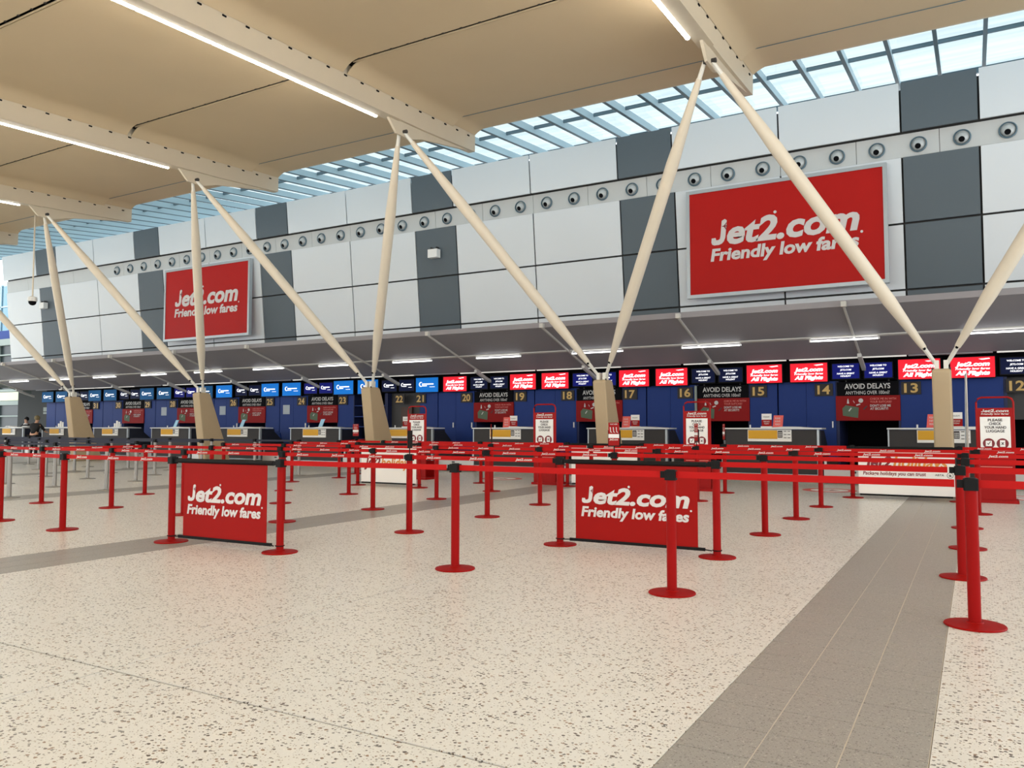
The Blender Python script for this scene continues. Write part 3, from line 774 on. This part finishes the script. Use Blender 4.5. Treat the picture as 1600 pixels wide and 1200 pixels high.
# two blue chairs behind
for x, y, lab in ((-22.0, 21.1, 'blue chair back behind the barriers between desks twenty-five and twenty-four'), (-29.85, 21.1, 'blue chair back behind the barriers near desk twenty-nine')):
    t = thing('office_chair', lab, 'chair', (x, y, 0), group='blue staff chairs')
    MB().prism([(-.24, .62), (.24, .62), (.27, .85), (.20, 1.06), (.08, 1.12), (-.08, 1.12), (-.20, 1.06), (-.27, .85)], 'y', -.22, -.15).build('backrest', M['blue'], t)
    MB().prism([(-.25, -.2), (.25, -.2), (.25, .25), (-.25, .25)], 'z', .44, .52).build('seat', M['blue'], t)
    MB().cyl((0, 0, .06), (0, 0, .44), .03).build('column', M['plastic'], t)
    a = MB()
    for q in range(5): th = q*1.2566; a.box(-.001, .001, 0, .001, .05, .051) if False else a.tube([(0, 0, .08), (.28*math.cos(th), .28*math.sin(th), .03)], [.025, .02], 6)
    a.build('star_base', M['plastic'], t); MB().box(-.02, .02, -.2, -.1, .5, .8).build('back_stem', M['plastic'], t)

# ------------------------------------------------------------------ queue barriers
def post_meshes(m_post, tag_):
    d = {}
    d['base'] = MB().lathe([(.178, .0), (.181, .006), (.177, .013), (.10, .020), (.052, .024), (.048, .030)], 36).mesh('base', m_post, True)
    d['pole'] = MB().lathe([(.038, .022), (.038, .875)], 20).mesh('pole', m_post, True)
    d['head'] = MB().prism([(-.036, -.042), (.036, -.042), (.042, -.036), (.042, .036), (.036, .042), (-.036, .042), (-.042, .036), (-.042, -.036)], 'z', .868, .944).add(
        *(lambda m: (m.v, m.f))(MB().lathe([(.036, .944), (.034, .95)], 16))).mesh('belt_head', M['plastic'])
    d['clip'] = MB().box(-.080, -.043, -.014, .014, .884, .936).mesh('belt_clip', M['plastic'])
    return d
RP, GP = post_meshes(M['red'], 'red'), post_meshes(M['grey_post'], 'grey')
def belt(parent, a, b, m, lettered):
    v = Vector((b[0]-a[0], b[1]-a[1], 0)); Ln = v.length-.085-.05; rot = math.atan2(v.y, v.x)
    o = MB().box(.042, .042+Ln, -.0012, .0012, .886, .936).build('belt', m, parent, (0, 0, 0), rot)
    if lettered:
        mb = MB(); k = 0; x = .25
        while x+.3 < Ln:
            text_into(mb, 'Jet2.com', x, .9, .215, .026, -.003, .03, .25); x += .62
        mb.build('printed_lettering', M['white_print'], o)['kind'] = 'stuff'
    return o
def barrier(x, y, P, lab, group, rot=0):
    t = thing('belt_barrier', lab, 'barrier post', (x, y, 0), 0, group)
    ob('base', P['base'], t); ob('pole', P['pole'], t); ob('belt_head', P['head'], t, rot=rot); ob('belt_clip', P['clip'], t, rot=rot)
    return t
ROWS = [(5.95, [-13.5, -11.55, -9.87, -7.81, -6.18, -4.10, -2.06, -.04, 1.9]),
        (7.87, [-15.6, -13.65, -11.89, -10.03, -8.14, -6.0, -3.95, -2.23, -.13, 1.85]),
        (9.75, [-13.71, -11.85, -10.13, -8.14, -6.05, -4.10, -2.2, -.11, 1.85]),
        (11.7, [-13.85, -12.07, -10.36, -8.32, -6.24, -4.2, -2.2, -.13, 1.85]),
        (13.65, [-13.83, -11.83, -10.15, -8.37, -6.2, -4.2, -2.18, 0.0, 1.85]),
        (15.6, [-13.89, -12.7, -9.79, -7.65, -5.95, -4.25, -1.96, -.25, 1.85])]
EXACT = {(-4.10, 5.95): (-4.10, 6.06), (-7.81, 5.95): (-7.81, 5.90), (-9.87, 5.95): (-9.87, 5.89), (-2.06, 5.95): (-2.06, 6.02), (-.04, 5.95): (-.04, 6.02), (-11.55, 5.95): (-11.55, 6.02),
         (-13.65, 7.87): (-13.65, 7.77), (-10.03, 7.87): (-10.03, 7.77), (-2.2, 9.75): (-2.2, 9.8), (-1.96, 15.6): (-1.96, 15.71), (-.25, 15.6): (-.25, 15.71), (-9.79, 15.6): (-9.79, 15.5), (-13.89, 15.6): (-13.89, 15.32)}
NOBELT = {(-7.81, 5.95), (-3.95, 7.87), (-11.83, 13.65), (-7.65, 15.6), (-1.96, 15.6)}
rown = ['nearest', 'second nearest', 'third', 'fourth', 'fifth', 'farthest']
RPOS = {}
for ri, (y, xs_) in enumerate(ROWS):
    m = len(xs_)
    for i, x in enumerate(xs_):
        px, py = EXACT.get((x, y), (x, y))
        lab = 'red belt barrier post, %s from the left in the %s red row' % (ORD(i+1), rown[ri])
        t = barrier(px, py, RP, lab, 'red belt barrier posts', random.uniform(-.12, .12)); RPOS[(x, y)] = t
        if i+1 < m and (x, y) not in NOBELT:
            belt(t, (px, py), EXACT.get((xs_[i+1], y), (xs_[i+1], y)), M['red_belt'], ri > 2 or x < (-8.5, -4.5, -4.5)[min(ri, 2)])
# lane-end belt running away from the camera, and two stragglers near the desks
belt(RPOS[(-13.65, 7.87)], (-13.65, 7.77), (-13.71, 9.75), M['red_belt'], True)
t1 = barrier(-14.64, 16.8, RP, 'red belt barrier post in front of desk twenty-four carrying a small red card', 'red belt barrier posts')
t2 = barrier(-15.55, 18.3, RP, 'red belt barrier post closest to the desks, near desk twenty-three', 'red belt barrier posts')
belt(t1, (-14.64, 16.8), (-15.55, 18.3), M['red_belt'], False)
belt(RPOS[(-13.89, 15.6)], (-13.89, 15.32), (-14.64, 16.8), M['red_belt'], False)
GROWS = [(8.05, [-18.9, -17.05, -15.17]), (9.97, [-20.8, -18.93, -17.04, -15.24]), (11.93, [-22.6, -20.79, -19.0, -17.11]),
         (13.75, [-28.0, -26.2, -24.36, -22.54, -20.84, -18.94, -17.1]), (15.5, [-30, -28.06, -26.3, -24.69, -22.62, -20.67, -18.85, -17.1, -15.45])]
for ri, (y, xs_) in enumerate(GROWS):
    for i, x in enumerate(xs_):
        lab = 'steel belt barrier post, %s from the right in the %s steel row' % (ORD(len(xs_)-i), rown[ri] if ri < 4 else 'farthest')
        t = barrier(x, y, GP, lab, 'steel belt barrier posts')
        if i+1 < len(xs_): belt(t, (x, y), (xs_[i+1], y), M['navy_belt'], False)

# banners between posts
def banner(a, b, label, kind):
    ax, ay = a; bx, by = b
    v = Vector((bx-ax, by-ay, 0)); Ln = v.length; rot = math.atan2(v.y, v.x)
    t = thing('barrier_banner', label, 'banner', (ax, ay, 0), rot, 'banners hung between barrier posts')
    MB().cyl((.10, 0, .905), (Ln-.10, 0, .905), .026, n=12).build('top_rail', M['plastic'], t, smooth=True)
    MB().box(.03, .12, -.02, .02, .885, .925).box(Ln-.12, Ln-.03, -.02, .02, .885, .925).build('rail_hook', M['plastic'], t)
    MB().box(.12, Ln-.12, -.012, .012, .055, .085).cyl((.04, -.05, .07), (.14, 0, .07), .006, n=6).cyl((Ln-.14, 0, .07), (Ln-.04, -.05, .07), .006, n=6).build('bottom_rail', M['plastic'], t)
    for px in (0, Ln):
        a_ = MB()
        pts = [(px+.045*math.cos(q), .045*math.sin(q), .07) for q in [i*math.pi/6 for i in range(13)]]
        a_.tube(pts, [.005]*13, 5)
        a_.build('tie_loop', M['plastic'], t)
    x0, x1 = .19, Ln-.19
    if kind == 'red':
        f = MB().box(x0, x1, -.003, .003, .085, .89).build('fabric', M['red_banner'], t); W = x1-x0
        jet_logo(f, M['white_print'], x0+.055*W, x0+.94*W, .47, .165, .33, .10, -.006)
    elif kind == 'holidays':
        x0, x1 = .10, Ln-.08
        f = MB().box(x0, x1, -.003, .003, .085, .89).build('fabric', M['banner_white'], t); W = x1-x0
        a_ = MB(); bz, bc = (.57, .18) if ax > -3 else (.42, .20); text_into(a_, 'Jet2', x0+.06*W, bz, .30*W, bc, -.006, .04, .22); a_.build('red_lettering', M['maroon_print'], f)
        a_ = MB(); text_into(a_, 'holidays', x0+.37*W, bz, .56*W, bc, -.006, .03, .22); a_.build('orange_lettering', M['orange_print'], f)
        if kind == 'holidays' and ax > -3:
            a_ = MB(); text_into(a_, 'Package holidays you can trust', x0+.05*W, .425, .66*W, .062, -.006, .02, .15); a_.build('strapline', M['maroon_print'], f)['kind'] = 'stuff'
            a_ = MB(); text_into(a_, 'ABTA', x0+.80*W, .43, .09*W, .035, -.006, .01); disc_into(a_, x0+.95*W, .445, .05, -.006, 20, .043); text_into(a_, 'a', x0+.937*W, .425, .04, .05, -.006, .02)
            a_.build('trade_marks', M['dark_print'], f)['kind'] = 'stuff'
    else:
        MB().box(.10, Ln-.10, -.003, .003, .085, .89).build('fabric', M['banner_white'], t)
banner((-7.81, 5.90), (-6.18, 5.95), 'red airline banner between posts at the left of the nearest row', 'red')
banner((-3.95, 7.87), (-2.23, 7.87), 'red airline banner between posts in the middle, behind a post', 'red')
banner((-11.83, 13.65), (-10.15, 13.65), 'white holidays banner half hidden behind red belts at the centre left', 'holidays')
banner((-7.65, 15.6), (-5.95, 15.6), 'plain white banner with a black rail below desks eighteen and seventeen', 'plain')
banner((-1.96, 15.71), (-.25, 15.71), 'white package holidays banner at the right, in front of the scale', 'holidays')

# small cards on stalks fixed to posts
def post_card(x, y, rot, lab, w_=.15, h_=.30, blue=False):
    t = thing('post_sign', lab, 'sign', (x, y, .951), rot, 'small signs fixed on barrier posts')
    MB().cyl((0, 0, 0), (0, 0, .08), .008, n=8).box(-w_/2-.01, w_/2+.01, -.006, .012, .07, .07+h_*.72).build('holder', M['plastic'], t)
    c_ = MB().box(-w_/2, w_/2, -.012, -.006, .085, .085+h_).build('card', M['stand_red'], t)
    MB().box(-w_/2, w_/2, -.0135, -.012, .085+h_*.33, .085+h_*.50).build('white_stripe', M['paper'], c_)
    a = MB(); text_into(a, 'Jet2.com', 0, .10+h_*.18, w_*.8, .022, -.014, .03, .2, 'c'); text_into(a, 'WAIT HERE', 0, .085+h_*.90, w_*.7, .018, -.014, .01, 0, 'c')
    for q in (-1, 0, 1): poly_into(a, [(q*.042-.012, .085+h_*.80), (q*.042, .085+h_*.80), (q*.042+.004, .085+h_*.62), (q*.042+.022, .085+h_*.55), (q*.042-.004, .085+h_*.58)], -.014)
    a.build('white_symbols', M['white_print'], c_)['kind'] = 'stuff'
post_card(-4.10, 9.75, 0, 'small red arrow sign facing the camera on a post at centre')
post_card(-6.0, 7.87, math.radians(-68), 'small red sign seen edge-on on a post at centre left')
post_card(-8.37, 13.65, math.radians(-62), 'narrow tilted sign on a post in front of desk nineteen')
post_card(-4.2, 13.65, math.radians(-50), 'narrow red sign in front of the third bag sizer')
post_card(-4.25, 15.6, math.radians(-60), 'narrow pink sign right of the third bag sizer')
post_card(-14.64, 16.8, 0, 'small red card with white emblem beside the shelving bay', .20, .32)

# bag sizers
def sizer(x, lab, y=15.83):
    t = thing('bag_sizer', lab, 'bag sizer', (x, y, 0), group='red bag sizers with hand luggage notices')
    W = .27
    pts = [(-W, 0, .7), (-W, 0, 1.70), (-W+.025, 0, 1.755), (-W+.08, 0, 1.78), (W-.08, 0, 1.78), (W-.025, 0, 1.755), (W, 0, 1.70), (W, 0, .7)]
    MB().tube(pts, [.016]*8, 10).build('hoop', M['stand_red'], t, smooth=True)
    b = MB().box(-W, W, -.012, .012, .70, 1.60).build('sign_board', M['stand_red'], t)
    MB().box(-W+.05, W-.05, -.016, -.012, .86, 1.45).build('white_notice', M['paper'], b)
    a = MB(); jet_logo(b, M['white_print'], -.20, .20, 1.53, .045, 1.487, .025, -.016)
    a = MB()
    for j, (s_, w_) in enumerate((('PLEASE', .21), ('CHECK', .18), ('YOUR HAND', .32), ('LUGGAGE', .27))): text_into(a, s_, 0, 1.375-.062*j, w_, .042, -.019, .03, 0, 'c')
    a.build('dark_lettering', M['dark_print'], b)
    a = MB(); disc_into(a, -.10, 1.00, .088, -.019, 20); disc_into(a, .10, 1.00, .088, -.019, 20); a.build('red_roundels', M['maroon_print'], b)
    a = MB(); a.box(-.145, -.055, -.0215, -.0195, .955, 1.045).box(.062, .138, -.0215, -.0195, .945, 1.055); a.build('bag_symbols', M['paper'], b)
    a = MB(); poly_into(a, [(-.125, 1.0), (-.105, .975), (-.07, 1.03), (-.078, 1.035), (-.106, .992), (-.118, 1.007)], -.023)
    poly_into(a, [(.08, 1.018), (.088, 1.026), (.12, .982), (.112, .974)], -.023); poly_into(a, [(.112, 1.026), (.12, 1.018), (.088, .974), (.08, .982)], -.023); a.build('tick_and_cross', M['dark_print'], b)
    MB().box(-W, W, -.02, .02, .05, .70).box(-W, W, .38, .40, .05, .45).box(-W, -W+.02, .02, .38, .05, .45).build('sizing_box', M['stand_red'], t)
    MB().box(-W+.04, W-.04, -.026, -.020, .60, .612).build('white_rule', M['pale_red_print'], t)
    MB().box(-W-.04, W+.04, -.06, .46, .0, .05).build('base', M['stand_red'], t)
    MB().tube([(W-.02, .44, .05), (W-.02, .44, .62), (-W+.02, .44, .62), (-W+.02, .44, .05)], [.014]*4, 8).build('rear_frame', M['stand_red'], t)
sizer(-11.85, 'red bag sizer with notice in front of desk twenty-one')
sizer(-8.32, 'red bag sizer with notice in front of desk eighteen')
sizer(-4.86, 'red bag sizer with notice between desks sixteen and fifteen')
sizer(.28, 'red bag sizer with notice at the far right, below desk twelve')
sizer(-31.2, 'red bag sizer cut by the left edge of the view', 15.9)

# tall pull-up banner seen edge-on
t = thing('pull_up_banner', 'tall white pull-up banner seen edge-on at the right', 'banner', (-.12, 16.25, 0), math.radians(92.5-180+180))
MB().box(0, .8, -.004, .004, .1, 2.22).build('fabric', M['banner_white'], t)
MB().box(-.02, .82, -.06, .06, 0, .1).build('base', M['frame'], t)
a = MB(); a.tube([(.4, .02, .1), (.4, .26, .1)], [.012, .012], 6); a.tube([(.4, .05, .1), (.4, .006, 2.23)], [.01, .01], 6); a.build('support_pole', M['frame'], t)
MB().box(0, .8, -.012, .012, 2.21, 2.235).build('top_rail', M['frame'], t)
a = MB(); a.add([(.1, -.006, 1.9), (.7, -.006, 1.9), (.7, -.006, 2.1), (.1, -.006, 2.1)], [(0, 1, 2, 3)]); a.build('red_print', M['maroon_print'], t)

# floor stickers
for x, y, lab in ((-2.6, 17.3, 'round red and white floor sticker left of the package holidays banner'), (-10.2, 17.1, 'round red and white floor sticker behind the belts near desk twenty'), (.75, 17.15, 'round red and white floor sticker at the right edge')):
    t = thing('floor_sticker', lab, 'floor sticker', (x, y, .0005), group='round floor stickers')
    MB().lathe([(.52, 0), (.52, .001)], 32).build('red_disc', mat('faded_red_vinyl', (214, 96, 92), .5), t)
    MB().lathe([(.36, .0015), (.36, .002)], 32).build('white_disc', M['paper'], t)
    MB().prism([(-.16, -.06), (.02, -.06), (.02, -.14), (.2, 0), (.02, .14), (.02, .06), (-.16, .06)], 'z', .0025, .003).build('red_arrow', M['stand_red'], t)

# hanging camera
t = thing('hanging_dome_camera', 'white dome camera hanging on a long rod at left', 'camera', (-29.6, 16.3, 0))
MB().cyl((0, 0, 6.02), (0, 0, 9.03), .028, n=8).build('rod', M['strut'], t)
MB().lathe([(.05, 6.03), (.15, 5.99), (.16, 5.86), (.15, 5.84)], 16).build('housing', M['paper'], t, smooth=True)
MB().lathe([(.13, 5.84), (.12, 5.76), (.07, 5.71), (.01, 5.69)], 16).build('dome', M['black'], t, smooth=True)

# slack cable along the roof edge
def catenary(x0, x1, y, zt, sag):
    return [(x0+(x1-x0)*i/16, y, zt-sag*4*(i/16)*(1-i/16)) for i in range(17)]
for i in range(len(BX)-1):
    xa, xb = BX[i]-.2, BX[i+1]+.2
    c_ = MB().tube(catenary(xa, xb, 16.38, zc(16.38)-.012, .0), [.008]*17, 5).build('cable', M['purlin'])
    tag(c_, 'thin dark cable along the ceiling edge, %s span from the right' % ORD(i+1), 'cable', 'cables along the ceiling edge')

# ------------------------------------------------------------------ hall end at far left
w2 = struct(MB().box(-64, -46.2, 27.3, 27.5, 0, 6.4).build('wall_left', M['far_dark']))
for z0, z1, mk in ((2.90, 3.42, 'green_lit'), (2.62, 2.88, 'far_grey'), (3.45, 3.6, 'far_grey'), (1.90, 1.98, 'far_grey'), (5.7, 5.78, 'far_grey'), (6.35, 6.75, 'far_grey')):
    MB().box(-64, -50.0, 27.15, 27.3, z0, z1).build('rail', M[mk], w2)
for x in (-49.9, -53, -56, -59): MB().box(x-.1, x+.1, 27.1, 27.3, 0, 6.6).build('post', M['far_grey'], w2)
MB().box(-64, -46.2, 27.3, 27.5, 6.75, 7.3).build('blue_spandrel', M['blue'], w2)
w3_ = struct(MB().box(-64, -42, 28.0, 28.1, 7.25, 7.35).build('window_2', M['mullion']))
for k in range(8):
    x = -64+2.4*k
    for z0, z1 in ((7.35, 9.0), (9.0, 10.4)):
        MB().box(x+.04, x+2.36, 28.0, 28.03, z0+.04, z1-.04).build('pane', M['glass_side'], w3_)
    MB().box(x-.04, x+.04, 27.95, 28.1, 7.3, 10.4).build('mullion', M['mullion'], w3_)
MB().box(-64, -42, 27.95, 28.1, 8.96, 9.04).build('transom', M['mullion'], w3_)
MB().box(-64, -42, 27.95, 28.1, 10.4, 10.55).build('transom', M['mullion'], w3_)
w4 = struct(MB().box(-46.5, -38.3, 25.0, 25.2, 0, 3.6).build('wall_passage', mat('passage_grey', (48, 50, 48), .7)))
struct(MB().box(-50, -38.3, 21.3, 27, 3.6, 3.75).build('trim_1', M['void']))
t = thing('direction_sign', 'small grey sign on the dark wall behind the two people', 'sign', (-43.3, 24.97, 0))
MB().box(-.6, .6, -.03, 0, 2.12, 2.34).build('plate', M['far_grey'], t); MB().box(-.6, .6, -.03, 0, 1.98, 2.08).build('lower_plate', M['far_grey'], t)
t = thing('wall_notice', 'two small pale notices on the dark wall left of the blue panels', 'notice', (-39.9, 24.97, 0))
MB().box(-.12, .12, -.02, 0, 1.55, 1.72).build('upper_sheet', M['grey_paper'], t); MB().box(-.12, .12, -.02, 0, 1.25, 1.45).build('lower_sheet', M['grey_paper'], t)

# ------------------------------------------------------------------ people
def skinned(name, verts, edges, radii, m, parent, loc=(0, 0, 0), sub=1):
    me = bpy.data.meshes.new(name); me.from_pydata(verts, edges, [])
    o = bpy.data.objects.new(name, me); COL.objects.link(o)
    md = o.modifiers.new('skin', 'SKIN')
    for i, r in enumerate(radii): me.skin_vertices[0].data[i].radius = (r, r) if not isinstance(r, tuple) else r
    me.skin_vertices[0].data[0].use_root = True
    sd = o.modifiers.new('sub', 'SUBSURF'); sd.levels = sub; sd.render_levels = sub
    dg = bpy.context.evaluated_depsgraph_get(); dg.update()
    nm = bpy.data.meshes.new_from_object(o.evaluated_get(dg)); nm.materials.clear(); nm.materials.append(m)
    for p in nm.polygons: p.use_smooth = True
    bpy.data.objects.remove(o)
    return ob(name, nm, parent, loc)
def person(loc, rot, label, lean, hair, shirt, trousers, arm, collar=False):
    t = thing('person', label, 'person', loc, rot)
    hip, chest, neck, head = Vector((0, 0, .95)), Vector((lean*.45, 0, 1.28)), Vector((lean*.75, 0, 1.47)), Vector((lean*.95, 0, 1.60))
    V = [hip, (hip+chest)/2, chest, neck, head, head+Vector((.02, 0, .07))]; E_ = [(0, 1), (1, 2), (2, 3), (3, 4), (4, 5)]; Rr = [.13, .12, .14, .055, .085, .06]
    for sg in (-1, 1):
        b = len(V)
        V += [Vector((0, sg*.10, .88)), Vector((.03, sg*.11, .48)), Vector((-.02, sg*.11, .09)), Vector((.14, sg*.12, .035))]; Rr += [.09, .06, .04, .035]
        E_ += [(0, b), (b, b+1), (b+1, b+2), (b+2, b+3)]
        b = len(V); sh = chest+Vector((0, sg*.19, .08))
        el = sh+Vector((arm*.5, sg*.04, -.24)); wr = el+Vector((.22*max(arm, .3), -sg*.03, -.05)); V += [sh, el, wr, wr+Vector((.08, 0, -.01))]; Rr += [.055, .042, .03, .03]
        E_ += [(2, b), (b, b+1), (b+1, b+2), (b+2, b+3)]
        hand = wr+Vector((.08, 0, -.01))
        for q in range(5):
            b2 = len(V); off = (q-2)*.018
            V += [hand+Vector((.035, off, -.005)), hand+Vector((.065-abs(q-2)*.006, off*1.1, -.025))]; Rr += [.009, .008]; E_ += [(b+3, b2), (b2, b2+1)]
    body = skinned('body', [tuple(v) for v in V], E_, Rr, M['skin'], t)
    Vs = [hip, (hip+chest)/2, chest, chest+(neck-chest)*.7]; Es = [(0, 1), (1, 2), (2, 3)]; Rs = [.15, .145, .165, .08]
    for sg in (-1, 1):
        b = len(Vs); sh = chest+Vector((0, sg*.19, .08)); el = sh+Vector((arm*.5, sg*.04, -.24)); Vs += [sh, el]; Rs += [.075, .06]; Es += [(2, b), (b, b+1)]
    skinned('shirt', [tuple(v) for v in Vs], Es, Rs, shirt, t)
    Vt = [hip]; Et = []; Rt = [.16]
    for sg in (-1, 1):
        b = len(Vt); Vt += [Vector((0, sg*.10, .86)), Vector((.03, sg*.11, .48)), Vector((-.02, sg*.11, .08))]; Rt += [.11, .08, .065]; Et += [(0, b), (b, b+1), (b+1, b+2)]
    skinned('trousers', [tuple(v) for v in Vt], Et, Rt, trousers, t)
    h = MB(); c = head+Vector((-.02, 0, .05))
    pts = [c+Vector((-.01, 0, -.08)), c+Vector((-.02, 0, -.02)), c+Vector((-.01, 0, .05)), c+Vector((0, 0, .09)), c+Vector((0, 0, .105))]
    h.tube(pts, [.085, .108, .10, .055, .01], 14); h.build('hair', hair, t, smooth=True)
    f = MB(); fc = head+Vector((.082, 0, .03))
    f.tube([fc, fc+Vector((.025, 0, -.02))], [.008, .014], 6); f.build('nose', M['skin'], t)
    f = MB(); f.box(fc.x-.004, fc.x+.004, -.04, -.022, fc.z+.008, fc.z+.018); f.box(fc.x-.004, fc.x+.004, .022, .04, fc.z+.008, fc.z+.018); f.box(fc.x-.006, fc.x+.004, -.022, .022, fc.z-.058, fc.z-.05); f.build('eyes_and_mouth', M['hair'], t)
    if collar:
        n_ = neck+Vector((.02, 0, -.05)); MB().tube([n_+Vector((0, 0, -.03)), n_+Vector((0, 0, .03))], [.12, .075], 12).build('collar', M['cloth_white'], t, smooth=True)
# staff member behind the counter, facing the camera side
person((-38.4, 21.1, 0), math.radians(-60), 'dark-haired person in black with white collar behind the counter at left', .12, M['hair'], M['cloth_black'], M['cloth_black'], .35, True)
person((-33.2, 18.5, 0), math.radians(118), 'light-haired person in black leaning on the counter at far left', .25, M['hair2'], M['cloth_black'], M['cloth_black'], .5)
# papers on that counter
for x, lab in ((-36.8, 'loose white papers heaped on the counter at far left'), (-35.5, 'white papers on the counter beside the leaning person')):
    t = thing('paper_stack', lab, 'paper', (x, 19.55, 1.286), group='loose papers on the far left counter')
    for j in range(3):
        MB().box(-.28+.05*j, .22-.04*j, -.15, .12, .012*j, .012*j+.01).build('sheet', M['paper'], t)
